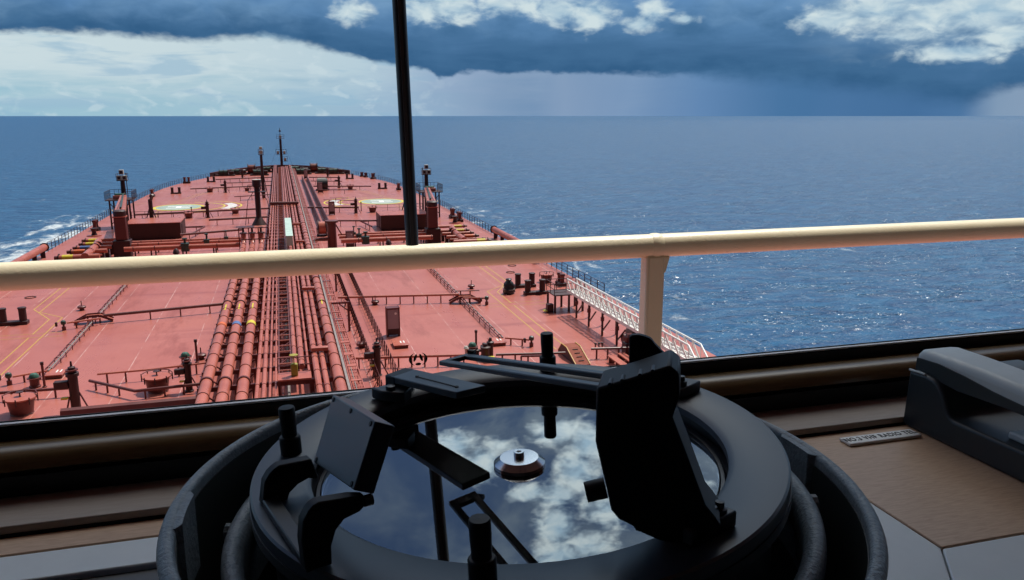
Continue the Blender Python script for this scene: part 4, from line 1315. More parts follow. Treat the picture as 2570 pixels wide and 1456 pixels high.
# ------------------------------------------------------------------ cargo manifold amidships
MF = {1: [(112.3, 24.9, .19, 'yellow'), (108.1, 24.3, .2, 'yellow'), (105.4, 24.3, .2, 'red'), (102.5, 24.3, .21, 'orange'), (100.2, 24.7, .1, 'red'), (97.9, 24.8, .3, 'yellow')],
      -1: [(111.9, 24.5, .24, 'yellow'), (108.8, 24.2, .22, 'yellow'), (105.8, 24.2, .24, 'blue'), (102.9, 24.2, .26, 'orange'), (99.9, 23.8, .1, 'red'), (98.7, 24.5, .34, 'yellow')]}
for s, nm in ((1, 'starboard'), (-1, 'port')):
    for i, (y, xe, r, band) in enumerate(MF[s]):
        nth = ('farthest', 'second', 'third', 'fourth', 'thin', 'nearest')[i]
        p = thing('manifold_pipe', '%s%s manifold pipe reaching the %s side%s' % (nth, '' if nth in ('farthest', 'nearest', 'thin') else ' farthest', nm, '' if band == 'red' else ' with a %s band' % band), 'manifold pipe', D(s * 21, y), 'manifold pipes')
        L = s * (xe - 21)
        MB().tube([(-s * .6, 0, 1.4), (L, 0, 1.4)], r, 14).build('pipe', M['red2'], p)
        if band != 'red':
            MB().tube([(L - s * 1.4, 0, 1.4), (L - s * .3, 0, 1.4)], r + .012, 14).build('coloured_band', M[band], p)
        MB().tube([(L, 0, 1.4), (L + s * .1, 0, 1.4)], r * 1.45, 14).build('blank_flange', M['maroon'], p)
        MB().tube([(L + s * .5, 0, 1.4), (L + s * .1, 0, 1.4)], r * .8, 12).build('reducer', M['red'], p)
        MB().box(L - s * 1.8 - .07, L - s * 1.8 + .07, -.1, .1, 0, 1.4 - r).build('saddle', M['maroon'], p, smooth=0)
        MB().box(-.2, .2, -.2, .2, 0, 1.4 - r).build('saddle', M['maroon'], p, smooth=0)
    dg = thing('manifold_branch', 'thick slanting red branch pipe joining the %s manifold' % nm, 'pipe', D(s * 22.2, 104), 'manifold branch pipes')
    MB().tube([(s * .5, 6, 1.5), (0, 2, 1.5), (-s * .35, -5.6, 1.5)], .42, 14).build('pipe', M['red2'], dg)
    for yy in (3, 1.4, -2):
        MB().tube([(-s * .1, yy, 1.5), (-s * .1, yy - .25, 1.5)], .5, 14).build('flange', M['red'], dg)
    MB().box(-.15, .15, -3.2, -3, 0, 1.1).build('saddle', M['maroon'], dg, smooth=0)
    MB().box(-.15, .15, 3, 3.2, 0, 1.1).build('saddle', M['maroon'], dg, smooth=0)
    tray = thing('drip_tray', 'long dark red drip tray beneath the %s manifold pipes' % nm, 'drip tray', D(s * 23.6, 105), 'drip trays')
    MB().box(-1.3, 1.3, -9, 9, .2, .28).box(-1.3, -1.22, -9, 9, .28, .6).box(1.22, 1.3, -9, 9, .28, .6).build('tray', M['red'], tray, smooth=0)
    for i, (y, r, xm) in enumerate(((108.9, .17, -18.4), (106.6, .22, -18.4), (103.2, .30, -18.4))):
        y2 = y + (0 if s < 0 else -.4)
        p = thing('crossover_pipe', '%s red crossover pipe running from the pipe bank to the %s crane' % (('far thin', 'middle', 'near thick')[i], nm), 'pipe', D(s * 6.8, y2), 'crossover pipes')
        xx = s * 11.8
        x0 = 0 if s > 0 else s * -1.4
        MB().tube([(x0, 0, 1.4), (xx, 0, 1.4)], r, 12).build('pipe', M['red2'], p)
        vx = s * (2.1 + i * .5) if s > 0 else s * (.6 + i * 2.2)
        MB().lathe([(r * 1.7, 1.4 - r * 1.6), (r * 1.7, 1.4 + r * 1.6), (r * .5, 1.4 + r * 1.7), (r * .4, 2.3), (r * 1.0, 2.35), (r * 1.0, 2.5)], 10, vx).build('valve', M['darkvalve'], p)
        for f in (.15, .45, .75, .95):
            MB().box(xx * f - .08, xx * f + .08, -.08, .08, 0, 1.4 - r).build('saddle', M['maroon'], p, smooth=0)
            MB().tube([(xx * f + .4, 0, 1.4), (xx * f + .48, 0, 1.4)], r * 1.2, 12).build('flange', M['red'], p)
    hy = thing('manifold_post', 'short red valve post among the %s crossover pipes' % nm, 'valve post', D(s * 12.6, 101), 'manifold valve posts')
    MB().lathe([(.4, 0), (.4, .1), (.22, .15), (.22, .9), (.4, 1.0), (.3, 1.4), (.1, 1.6)], 12).build('post', M['maroon'], hy)
    for i in range(4):
        MB().tube([(-3.4 * s, -1.2 + i * .5, .4), (3.4 * s, -1.2 + i * .5, .4)], .09, 6).build('small_pipe', M['red2'], hy)

pr = thing('pipe_end_portal', 'red railed portal over the forward ends of the three thick pipes', 'frame', D(-3.7, 102))
for x in (-1.75, -.6, .55, 1.75):
    MB().bar((x, 0, 0), (x, 0, 3.6), .12).build('post', M['red'], pr, smooth=0)
MB().bar((-1.75, 0, 3.6), (1.75, 0, 3.6), .1).bar((-1.75, 0, 2.9), (1.75, 0, 2.9), .08).bar((-1.75, 0, 2.2), (1.75, 0, 2.2), .12).build('crossbar', M['red'], pr, smooth=0)
for x in (-1.3, -.25, .8):
    MB().tube([(x, -.5, 1.5), (x, .8, 1.5), (x, 1.4, 2.0), (x, 1.5, 2.8)], .3, 12).build('elbow', M['red2'], pr)
    MB().lathe([(.42, 2.7), (.42, 2.85), (.14, 2.9), (.12, 3.4), (.25, 3.45), (.25, 3.5)], 12, x, 1.5).build('valve', M['maroon'], pr)
dgb = thing('walkway_bridge', 'flat red crossing platform over the pipe bank forward of the pale locker', 'platform', D(.2, 88.4), None)
MB().box(-1.1, 1.0, -.35, .35, 2.0, 2.1).build('deck_plate', M['red2'], dgb, smooth=0)
for x in (-.95, .9):
    MB().box(x - .05, x + .05, -.3, .3, 0, 2.0).build('leg', M['red'], dgb, smooth=0)
SD = [(1.7, 72.4, 'pale red saddle block across two medium pipes nearer the cream handrail'), (1.75, 52.6, 'pale red saddle block across the medium pipes near the valve stand'), (1.7, 92, 'pale red saddle block across the medium pipes by the locker'), (1.7, 101, 'pale red saddle block beyond the locker'), (1.6, 118, 'pale red saddle block at the far pipe bank')]
sd = None
for x, y, lb in SD:
    if sd is None:
        sd = thing('pipe_saddle', lb, 'saddle', D(x, y), 'saddle blocks on the pipes')
        MB().box(-.55, .55, -.22, .22, 1.72, 1.98).build('block', M['red2'], sd, bevel=.03)
        for x2 in (-.55, .55):
            MB().box(x2 - .05, x2 + .05, -.1, .1, 0, 1.72).build('leg', M['red'], sd, smooth=0)
    else:
        dup(sd, D(x, y), lb)

# ------------------------------------------------------------------ gangway, its head platform and supports
gw = thing('gangway', 'stowed white accommodation ladder with truss sides along the starboard edge', 'gangway', D(24.3, 53))
A, B = Vector((23.85, 64.2, DZ + 2.05)), Vector((24.05, 41.5, DZ + 2.05))
dv = (B - A).normalized()
for side in (-.42, .42):
    off = Vector((side, 0, 0))
    q = MB().bar(A + off, B + off, .07, .24)
    q.build('stringer', M['white_metal'], gw, world=True, smooth=0)
    q = MB().tube([A + off + Vector((0, 0, 1.05)), B + off + Vector((0, 1.2, 1.05)), B + off + Vector((0, -.2, .1))], .065, 6)
    q.build('handrail', M['white'], gw, world=True)
    n = 20
    q = MB()
    for i in range(n + 1):
        p = A + (B - A) * i / n * .95 + off
        q.bar(p, p + Vector((0, 0, 1.05)), .04)
        if i < n:
            p2 = A + (B - A) * (i + .92) / n * .95 + off
            q.bar(p + Vector((0, 0, 1.0)), p2 + Vector((0, 0, .05)), .05, .15)
    q.build('truss', M['white_metal'], gw, world=True, smooth=0)
q = MB()
for i in range(75):
    p = A + (B - A) * (i + .5) / 75
    q.box(p.x - .38, p.x + .38, p.y - .11, p.y + .08, p.z - .02, p.z + .03)
q.build('tread', M['white'], gw, world=True, smooth=0)
gs = None
for i, y in enumerate((62.4, 59.5, 56.6, 53.7, 50.8, 47.9, 45.0)):
    nth = ('first', 'second', 'third', 'fourth', 'fifth', 'sixth', 'last')[i]
    lb = '%s braced red support under the white gangway, counted from its platform' % nth
    if gs is None:
        gs = thing('gangway_support', lb, 'support', D(24.1, y), 'supports under the gangway')
        for x in (-.45, .75):
            MB().bar((x, 0, 0), (x, 0, 1.75), .13).build('leg', M['maroon'], gs, smooth=0)
        MB().bar((-.5, 0, 1.78), (.8, 0, 1.78), .14).build('beam', M['maroon'], gs, smooth=0)
        MB().bar((-.45, 0, .35), (-.45, -1.5, 1.6), .09).build('brace', M['maroon'], gs, smooth=0)
        MB().lathe([(.16, 1.2), (.16, 1.5)], 8, -.45).build('joint', M['red'], gs)
    else:
        dup(gs, D(24.1, y), lb)
gp = thing('gangway_platform', 'dark red railed platform with steps at the head of the gangway', 'platform', D(23.6, 65.8))
MB().box(-1.2, 1.6, -1.2, 1.0, 1.5, 1.6).build('floor', M['maroon'], gp, smooth=0)
for x, y in ((-1.1, -1.1), (.2, -1.1), (1.5, -1.1), (-1.1, .9), (.2, .9), (1.5, .9)):
    MB().bar((x, y, 0), (x, y, 1.5), .16).build('leg', M['maroon'], gp, smooth=0)
railing_loop(gp, [(-1.2, -1.2), (-1.2, 1.0), (1.6, 1.0), (1.6, -1.2)], 1.6, 1.0, M['maroon'], step=.8)
q = MB()
for z in (.25, .5, .75):
    q.bar((-1.2, -1.2, 1.6 + z), (.1, -1.2, 1.6 + z), .04)
q.build('front_rail', M['maroon'], gp, smooth=0)
MB().box(-1.75, -1.2, -1.0, -.5, 0, .75).build('step', M['maroon'], gp, smooth=0)
MB().box(-2.05, -1.752, -1.0, -.5, .12, .2).build('step_edge', M['yellow'], gp, smooth=0)
wn = thing('gangway_winch', 'grey covered winch with dark red frame below the gangway', 'winch', D(24.9, 53.4))
MB().box(-.6, .6, -.6, .6, 0, .7).build('frame', M['maroon'], wn, bevel=.06)
MB().lathe([(.62, .7), (.66, 1.1), (.5, 1.5), (.2, 1.7), (.0, 1.72)], 14).build('cover', M['greypipe'], wn)
MB().tube([(-1.2, -.6, .8), (-.5, -.6, .8)], .35, 10).build('drum', M['red'], wn)
tb = thing('tool_rack', 'low dark red rack of valves left of the gangway winch', 'rack', D(23.6, 51.4))
MB().box(-.4, .4, -.4, .4, .0, .9).build('body', M['maroon'], tb, bevel=.06)
MB().lathe([(.3, .9), (.34, 1.3), (.2, 1.5)], 10).build('valve', M['red'], tb)
bn = None
for x, y, lb in ((21.6, 48.6, 'long low red bench frame, left of the two below the gangway'), (22.5, 48.9, 'long low red bench frame, right of the two below the gangway')):
    if bn is None:
        bn = thing('bench_frame', lb, 'bench', D(x, y), 'low bench frames')
        MB().box(-.26, .26, -1.5, 1.4, .42, .5).build('seat', M['red2'], bn, smooth=0)
        for y2 in (-1.3, 0, 1.2):
            MB().box(-.22, .22, y2 - .05, y2 + .05, 0, .42).build('leg', M['red'], bn, smooth=0)
    else:
        dup(bn, D(x, y), lb)
st = thing('stepped_bridge', 'red stepped crossing with yellow edges where the marked path meets a pipe', 'steps', D(19.4, 51.8))
prof = [(1.6, .02), (.8, .75), (-.2, .75), (-2.2, .02)]
q = MB()
for (a, za), (c, zc) in zip(prof, prof[1:]):
    q.add([(-.55, a, za), (.5, a, za), (.5, c, zc), (-.55, c, zc), (-.55, a, za + .06), (.5, a, za + .06), (.5, c, zc + .06), (-.55, c, zc + .06)],
          [(0, 1, 2, 3), (7, 6, 5, 4), (4, 5, 1, 0), (5, 6, 2, 1), (6, 7, 3, 2), (7, 4, 0, 3)])
M['ramp'] = worn('rough_red_ramp_paint', (.27, .085, .060), (.22, .066, .048), 2, .8, spec=.15)
q.build('plate', M['ramp'], st, smooth=0)
for x in (-.55, .5):
    q = MB()
    for (a, za), (c, zc) in zip(prof, prof[1:]):
        q.bar((x, a, za + .09), (x, c, zc + .09), .06, .05)
    q.build('edge_strip', M['gold'], st, smooth=0)
q = MB()
for (a, za), (c, zc) in zip(prof, prof[1:]):
    q.extrude([(-.56, a, 0), (-.56, a, za), (-.56, c, zc), (-.56, c, 0)], (.04, 0, 0))
q.build('side_plate', M['maroon'], st, smooth=0)
q = MB()
for i in range(4):
    y = -.5 - i * .42
    z = .75 - (-.2 - y) / 2.0 * .73 + .075
    q.box(-.2, .2, y - .03, y + .03, z, z + .03)
q.build('tread_cleat', M['ink'], st, smooth=0)
sv = None
for i, x in enumerate((20.9, 21.15, 21.4)):
    lb = ('leftmost', 'middle', 'rightmost')[i] + ' of three tiny valves on the pipe right of the stepped bridge'
    if sv is None:
        sv = thing('small_valve', lb, 'valve', D(x, 51.2), 'three tiny valves')
        MB().lathe([(.05, .8), (.05, 1.0), (.1, 1.02), (.1, 1.12), (.02, 1.14)], 8).build('wheel', M['maroon'], sv)
    else:
        dup(sv, D(x, 51.15), lb)

# ------------------------------------------------------------------ outside the window: handrail and black pole
hrail = thing('bridge_handrail', 'cream painted round handrail running across outside the bridge window', 'handrail', (0.73, 1.5, -.265))
q = MB().tube([(-2.2, 1.5, -.2645), (3.2, 1.5, -.2645)], .0243, 32)
q.build('top_rail', M['cream'], hrail, world=True)
q = MB().box(.716, .758, 1.482, 1.518, -1.3, -.283)
q.build('stanchion', M['cream'], hrail, world=True, bevel=.006)
q = MB().extrude([(.757, 1.488, -.287), (.757, 1.488, -.325), (.763, 1.488, -.318), (.771, 1.488, -.287)], (0, .024, 0))
q.build('gusset', M['cream'], hrail, world=True, bevel=.002)
q = MB().tube([(.728, 1.5, -.2645), (.735, 1.5, -.2645), (.744, 1.5, -.2645), (.752, 1.5, -.2645)], [.0245, .0262, .0262, .0245], 32)
q.build('weld_collar', M['cream'], hrail, world=True)
pole = thing('black_pole', 'slim black pole leaning slightly left, its lower end just above the handrail', 'pole', (.222, 1.46, -.20))
q = MB().tube([(.2262, 1.462, -.2345), (.1919, 1.462, 1.0)], .0120, 16)
q.build('shaft', M['black_pole'], pole, world=True)
q = MB().bar((.2250, 1.4495, -.2330), (.1909, 1.4495, .99), .006, .004)
q.build('track', M['darksteel'], pole, world=True, smooth=0)
MB().bar((.1919, 1.251, 1.0), (.1919, 1.485, 1.0), .03, .025).build('hanger_arm', M['black_pole'], pole, world=True, smooth=0)

# ------------------------------------------------------------------ the wheelhouse around the camera
XL, XR = -3.2, 3.6
rm = MB()
rm.box(XL, XR, -3.2, -3.1, -1.6, .95)
structure(rm.build('back_wall', M['room'], smooth=0))
structure(MB().box(XL - .1, XL, -3.2, .8, -1.6, .95).build('side_wall', M['room'], smooth=0))
structure(MB().box(XR, XR + .1, -3.2, .8, -1.6, .95).build('side_wall', M['room'], smooth=0))
structure(MB().box(XL - .1, XR + .1, -3.2, 1.25, .951, 1.05).build('ceiling', M['room'], smooth=0))
structure(MB().box(XL, XR, -3.1, .85, -1.7, -1.601).build('floor', M['room'], smooth=0))
structure(MB().box(XL, XR, .70, .80, .62, .95).build('window_header', M['room'], smooth=0))
structure(MB().box(XL, XR, .712, .80, -1.6, -.300).build('front_wall', M['room'], smooth=0))

wf = thing('window_sill', 'dark window frame bottom with a thin pale seal along its top edge', 'window sill', (0, .70, -.25))
q = MB().box(XL, XR, .700, .7062, -.2700, -.2465)
q.build('frame_rail', M['darksteel'], wf, world=True, bevel=.002)
q = MB().box(XL, XR, .6985, .7025, -.2463, -.2446)
q.build('seal', M['seal'], wf, world=True, smooth=0)
q = MB().box(XL, XR, .7064, .7075, -.2690, -.2448)
q.build('gasket', M['ink'], wf, world=True, smooth=0)
pn = thing('window_pane', 'clear window pane bearing a small dark oval maker mark low in its middle', 'window', (0, .72, .2))
MB().box(XL, XR, .7082, .7115, -.2600, .619).build('glass', M['pane'], pn, world=True, smooth=0)
# the mark etched on the glass: two crescents holding an A of leaf shapes
ex, ez = .1121, -.2213
E_Y = .7078
q = MB()
for s in (-1, 1):
    o_, i_ = [], []
    for k in range(17):
        a = R(-68 + 136 * k / 16)
        o_.append((ex + s * .0088 * math.cos(a), E_Y, ez + .0066 * math.sin(a)))
        w = .0023 * max(0.0, math.cos(a * 90 / 68)) ** .7
        i_.append((ex + s * (.0088 * math.cos(a) - w), E_Y, ez + .0066 * math.sin(a)))
    for k in range(16):
        q.poly([o_[k], o_[k + 1], i_[k + 1], i_[k]])
    leaf = []
    for k in range(20):
        t = 2 * math.pi * k / 20
        lx, lz = .0013 * math.cos(t), .0036 * math.sin(t)
        leaf.append((ex + s * (.0028 - lz * .34 + lx), E_Y, ez + .0014 + lz + lx * .25))
    q.poly(leaf)
q.poly([(ex + .0028 * math.cos(2 * math.pi * k / 20), E_Y, ez - .0047 + .0014 * math.sin(2 * math.pi * k / 20)) for k in range(20)])
q.build('maker_mark', M['decal'], pn, world=True, smooth=0)

# ledge, recess and shelf beneath the window
lg = thing('window_ledge', 'rounded varnished wooden ledge under the window with a shelf below it', 'ledge', (0, .68, -.27))
prof = [(.6993, -.2590), (.690, -.2572), (.680, -.2562), (.672, -.2574), (.664, -.262), (.660, -.270), (.668, -.275), (.699, -.275)]
MB().extrude([(XL, y, z) for y, z in prof], (XR - XL, 0, 0)).build('rounded_nosing', M['ledge'], lg, world=True, smooth=60)
MB().box(XL, XR, .661, .70, -.2918, -.2752).build('recess_panel', M['blackmatt'], lg, world=True, smooth=0)
MB().box(XL, XR, .611, .70, -.2985, -.2922).build('shelf', M['shelf'], lg, world=True, bevel=.0012)

# the console desk
cs = thing('bridge_console', 'grey console desk with a brown wood veneer inlay around the compass', 'console', (.5, .45, -.3))
MB().box(XL, .435, .583, .6095, -.32, -.3).build('wood_inlay', M['wood'], cs, world=True, bevel=.001)
MB().box(.436, XR, .411, .6095, -.32, -.3).build('wood_inlay', M['wood'], cs, world=True, bevel=.001)
MB().box(XL, -.066, .545, .582, -.34, -.3003).build('border', M['desk'], cs, world=True, bevel=.0015)
MB().extrude([(.436, .410, -.34), (XR, .410, -.34), (XR, .22, -.34), (.30, .22, -.34)], (0, 0, .0397)).build('border', M['desk'], cs, world=True, bevel=.0012)
MB().extrude([(.435, .582, -.34), (.435, .4105, -.34), (.2985, .2205, -.34), (.2985, .582, -.34)], (0, 0, .0397)).build('border', M['desk'], cs, world=True, bevel=.0012)
MB().box(XL, XR, .611, .70, -.60, -.2988).build('rear_panel', M['ink'], cs, world=True, smooth=0)
MB().box(XL, XR, .05, .54, -.62, -.60).build('base_panel', M['blackmatt'], cs, world=True, smooth=0)
MB().box(XL, -.07, .50, .544, -.60, -.3045).build('front_panel', M['darksteel'], cs, world=True, smooth=0)

# name plate
npl = thing('name_plate', 'small engraved grey name plate in front of the telephone cradle', 'name plate', (.535, .585, -.297))
pts = [(.4915, .5935), (.5725, .5935), (.5725, .5772), (.4915, .5772)]
MB().extrude([(x, y, -.2998) for x, y in pts], (0, 0, .003)).build('plate', M['plate'], npl, world=True, bevel=.0012)
fc = bpy.data.curves.new('lettering', 'FONT')
fc.body = 'NO.3 VHF RADIO TEL.'
fc.size = .0074
fc.space_character = 1.12
fc.extrude = .00012
fc.align_x = 'CENTER'
fc.align_y = 'CENTER'
fc.offset = .00008
fc.materials.append(M['ink'])
_txt = bpy.data.objects.new('lettering_curve', fc)
ft = bpy.data.objects.new('lettering', bpy.data.meshes.new_from_object(_txt))
bpy.data.objects.remove(_txt)
C.objects.link(ft)
ft.parent = npl
ft.location = (-.0030, .0004, .0004)
ft.scale = (1.0, 1.35, 1.0)

# radio telephone
ck = thing('telephone_cradle', 'dark blue grey telephone cradle standing on the wood console', 'telephone cradle', (.62, .54, -.3))
side = [(.6100, -.2433), (.5900, -.2420), (.5806, -.2430), (.5740, -.2460), (.5691, -.2505), (.5650, -.2565), (.5611, -.2645), (.5590, -.2690), (.5555, -.2722), (.5509, -.2739), (.4100, -.2731), (.4100, -.2998), (.6125, -.2998)]
MB().extrude([(.5797, y, z) for y, z in side], (.135, 0, 0)).build('body', M['plastic'], ck, world=True, bevel=.003, seg=3)
MB().box(.592, .70, .41, .505, -.2735, -.2665).build('rest_plate', M['handset'], ck, world=True, bevel=.002)
MB().extrude([(.5795, y, z) for y, z in [(.6106, -.2438), (.6106, -.2418), (.590, -.2406), (.590, -.2424)]], (.002, 0, 0)).build('lip', M['handset'], ck, world=True, bevel=.0005)
hs = thing('telephone_handset', 'grey telephone handset lying in its dark cradle', 'handset', (.61, .53, -.23))
prof = [(.6115, -.2425), (.6110, -.2275), (.6070, -.2225), (.6000, -.2208), (.5655, -.2206), (.5313, -.2212), (.4925, -.2228), (.44, -.2290), (.41, -.2350), (.41, -.2560), (.4884, -.2470), (.5091, -.2470), (.535, -.2480), (.5560, -.2490), (.575, -.2470), (.5900, -.2430)]
MB().extrude([(.5860, y, z) for y, z in prof], (.045, 0, 0)).build('shell', M['handset'], hs, world=True, bevel=.0075, seg=5, smooth=60)
MB().extrude([(.5852, y, z) for y, z in [(.6085, -.2422), (.6080, -.2300), (.58, -.2285), (.55, -.2310), (.52, -.2350), (.48, -.2380), (.43, -.2420), (.43, -.2510), (.4884, -.2455), (.5091, -.2455), (.535, -.2465), (.5560, -.2475), (.575, -.2455), (.5885, -.2420)]], (.0012, 0, 0)).build('side_trim', M['plastic'], hs, world=True, bevel=.0004)

# ------------------------------------------------------------------ gyro compass repeater
CC = Vector((.1052, .355, -.16))
tilt_m = Vector((-.048, -.0044, 1)).normalized()
rot = Vector((0, 0, 1)).rotation_difference(tilt_m).to_euler()
CX, CY = .106, .354

ps = thing('compass_stand', 'round grey hammered compass stand with a thick rough rim', 'compass stand', (CX, CY, -.6))
ro, ri = .1675, .1602
prof = [(ro - .006, -.60), (ro - .005, -.34), (ro - .001, -.200), (ro - .0003, -.1845), (ro, -.1805), (ro - .0004, -.1795), (ro - .0016, -.1778), (ro - .0030, -.1768), (ro - .0044, -.1766), (ri + .0014, -.1770), (ri + .0003, -.1782), (ri, -.1795), (ri, -.1830), (ri + .0012, -.1835), (ri + .001, -.34), (ri + .001, -.60)]
MB().lathe(prof, 128, CX, CY, closed=True).build('rim_casting', M['hammer'], ps, world=True, smooth=60)
M['innerwall'] = mat('shaded_stand_grey', (.022, .027, .026), .45)  # the stand's grey, darkened so the colour holds the shade inside
MB().lathe([(ri + .0002, -.1832), (ri + .0001, -.22), (ri - .0005, -.34), (ri - .0005, -.597), (ri - .003, -.597), (ri - .0035, -.34), (ri - .0012, -.22), (ri - .0004, -.1832)], 128, CX, CY, closed=True).build('shaded_inner_wall', M['innerwall'], ps, world=True, smooth=40)
for a0, a1 in ((169, 182), (-6, 5), (78, 90)):
    q = MB()
    n = 10
    P = []
    for k in range(n + 1):
        t = R(a0 + (a1 - a0) * k / n)
        e = math.sin(math.pi * min(1, max(0, k / n * 1.0)))
        w = .0026 * min(1, e * 4)
        P.append((t, w))
    for (t0, w0), (t1, w1) in zip(P, P[1:]):
        v = []
        for t, w in ((t0, w0), (t1, w1)):
            for r_ in (ri + .004, ri - w):
                for z in (-.1773, -.215):
                    v.append((CX + r_ * math.cos(t), CY + r_ * math.sin(t), z))
        q.add(v, [(0, 1, 3, 2), (4, 6, 7, 5), (0, 2, 6, 4), (1, 5, 7, 3), (2, 3, 7, 6), (0, 4, 5, 1)])
    q.build('bearing_lug', M['hammer'], ps, world=True, smooth=50)
MB().lathe([(.02, -.599), (ri - .004, -.598)], 48, CX, CY).build('well_floor', M['blackmatt'], ps, world=True, smooth=0)

cr = thing('gyro_repeater', 'gyro compass repeater slung in a rough grey gimbal ring', 'compass', CC, None, rot)
g0, g1 = .1340, .1440
q = MB().lathe([(g0 + .002, -.065), (g0, -.036), (g0, -.0325), (g0 + .0007, -.0300), (g0 + .0025, -.0278), (g0 + .0045, -.0268), (g1 - .0040, -.0266), (g1 - .0018, -.0275), (g1 - .0005, -.0295), (g1, -.0325), (g1, -.036), (g1 - .002, -.065)], 128, closed=True)
gb = q.build('gimbal_ring', M['hammer'], cr, smooth=60)
for a in (165, 345, 75, 255):
    c, s = math.cos(R(a)), math.sin(R(a))
    q = MB()
    q.tube([((g0 + .003) * c, (g0 + .003) * s, -.036), (.114 * c, .114 * s, -.036)], [.0075, .004], 10)
    q.build('pivot_web', M['hammer'], gb)
    q = MB()
    q.tube([(g1 * c, g1 * s, -.040), (.1500 * c, .1500 * s, -.040)], .005, 10)
    q.build('pivot_pin', M['hammer'], gb)
MB().lathe([(.03, -.125), (.09, -.120), (.117, -.095), (.1205, -.05), (.1205, -.016), (.1185, -.0065), (.1075, -.0065), (.106, -.009), (.1055, -.030), (.09, -.034), (.02, -.036)], 96).build('bowl', M['anod'], cr, smooth=50)
MB().lathe([(.1050, -.0140), (.1010, -.0140), (.0992, -.0112), (.0975, -.0112), (.0968, -.0130), (.0968, -.0190), (.1050, -.0190)], 96, closed=True).build('bezel', M['anodtop'], cr, smooth=40)
q = MB().poly([(.0967 * math.cos(2 * math.pi * k / 96), .0967 * math.sin(2 * math.pi * k / 96), -.0106) for k in range(96)])
q.build('cover_glass', M['cover'], cr, smooth=0)
q = MB().poly([(.0966 * math.cos(2 * math.pi * k / 96), .0966 * math.sin(2 * math.pi * k / 96), -.0124) for k in range(96)])
q.build('dial', M['dial'], cr, smooth=0)
q = MB().lathe([(.0128, -.0104), (.0128, -.0086), (.0098, -.0062), (.0096, -.0060), (.0028, -.0058), (.0027, -.0058), (.0026, -.0034), (.0024, -.0031), (.0012, -.0031), (.0012, -.0049), (.0, -.0049)], 64)
q.build('centre_cap', M['steel'], cr, smooth=30)

# azimuth circle lying on the repeater
az_c = thing('azimuth_circle', 'black azimuth circle with sight vanes and upright knobs resting on the compass', 'azimuth circle', CC, None, rot)
MB().lathe([(.1281, -.0032), (.1278, -.0009), (.1268, 0), (.1040, 0), (.1008, -.0022), (.1008, -.006), (.1281, -.006)], 160, closed=True).build('ring', M['anodtop'], az_c, smooth=40)
MB().lathe([(.1285, -.0063), (.1285, -.011), (.121, -.011), (.121, -.0063)], 128, closed=True).build('skirt', M['anod'], az_c, smooth=40)
for a, r in ((162.5, .1140), (64.1, .1140), (-112.9, .1140)):
    x, y = r * math.cos(R(a)), r * math.sin(R(a))
    k = MB().lathe([(.0052, 0), (.0052, .0085), (.0047, .0092), (.0037, .0094), (.0040, .018), (.0040, .0236), (.0036, .0243), (.0, .0245)], 24, x, y).build('knob', M['blackmatt'], az_c, smooth=30)
inv = az_c.matrix_basis.inverted()

# tall prism vane at the near right of the ring
Pb = Vector((.1361, .2479, -.159))
nb = Vector((-.4811, -.8767, 0))
body = [(.1082, .2633, -.0994), (.1197, .2569, -.0943), (.1314, .2505, -.0886), (.1345, .2488, -.0915), (.1350, .2485, -.1002), (.1331, .2496, -.1086), (.1384, .2467, -.1234), (.1449, .2431, -.1423), (.1476, .2416, -.1459),
        (.1504, .2401, -.1502), (.1425, .2444, -.1590), (.1307, .2509, -.1588), (.1291, .2518, -.1583), (.1241, .2545, -.1562), (.1225, .2554, -.1561), (.1219, .2557, -.1542), (.1167, .2586, -.1518), (.1141, .2600, -.1484), (.1123, .2610, -.1391),
        (.1104, .2620, -.1306), (.1083, .2632, -.1209)]
vane = MB().extrude(body, -nb * .022).build('prism_vane', M['blackmatt'], az_c, world=True, bevel=.0012)
fin = [(.1312, .2848, -.1047), (.1308, .2851, -.0872), (.1319, .2845, -.0864), (.1342, .2832, -.0861), (.1364, .2820, -.0866), (.1380, .2812, -.0873), (.1388, .2807, -.0880), (.1399, .2800, -.0896), (.1448, .2775, -.0950), (.1488, .2752, -.1005), (.1491, .2750, -.1080)]
MB().extrude(fin, -nb * .0035).build('shade_fin', M['blackmatt'], vane, bevel=.0006, world=False)
f = [o for o in vane.children][-1]
f.data.transform(inv)
q = MB().tube([(.1180, .2745, -.1462), (.1103, .2768, -.1482)], .0042, 20)
o = q.build('adjusting_knob', M['blackmatt'], vane)
o.data.transform(inv)
q = MB()
for p in ((.1125, .2607, -.0975), (.1165, .2586, -.0957), (.1222, .2556, -.0932), (.1262, .2534, -.0913)):
    q.tube([Vector(p), Vector(p) - nb * .006], .0008, 8)
o = q.build('hinge_pin', M['anod'], vane)
o.data.transform(inv)
# feet of the vane, clamped on the ring with screws
base = MB().extrude([(.1405, .2427, -.1588), (.1638, .2510, -.1577), (.1600, .2600, -.1577), (.1330, .2560, -.1592)], (0, 0, .0068)).build('vane_foot', M['anod'], az_c, world=True, bevel=.0008)
base2 = MB().extrude([(.2070, .3796, -.1552), (.2244, .3890, -.1543), (.2170, .3990, -.1545), (.1990, .3900, -.1553)], (0, 0, .006)).build('vane_foot', M['anod'], az_c, world=True, bevel=.0008)
for b_, pts in ((base, [(.1520, .2500), (.1570, .2530)]), (base2, [(.2110, .3870)])):
    for x, y in pts:
        z = -.1520 if b_ is base else -.1488
        o = MB().lathe([(.0030, z), (.0030, z + .0022), (.0018, z + .0026), (.0018, z + .0050), (.0, z + .0052)], 12, x, y).build('clamp_screw', M['anod'], b_)
        o.data.transform(inv)
MB().extrude([(.1480, .2600, -.1570), (.1990, .3880, -.1550), (.2040, .3850, -.1550), (.1560, .2560, -.1570)], (0, 0, .003)).build('vane_rail', M['anod'], az_c, world=True, bevel=.0005)
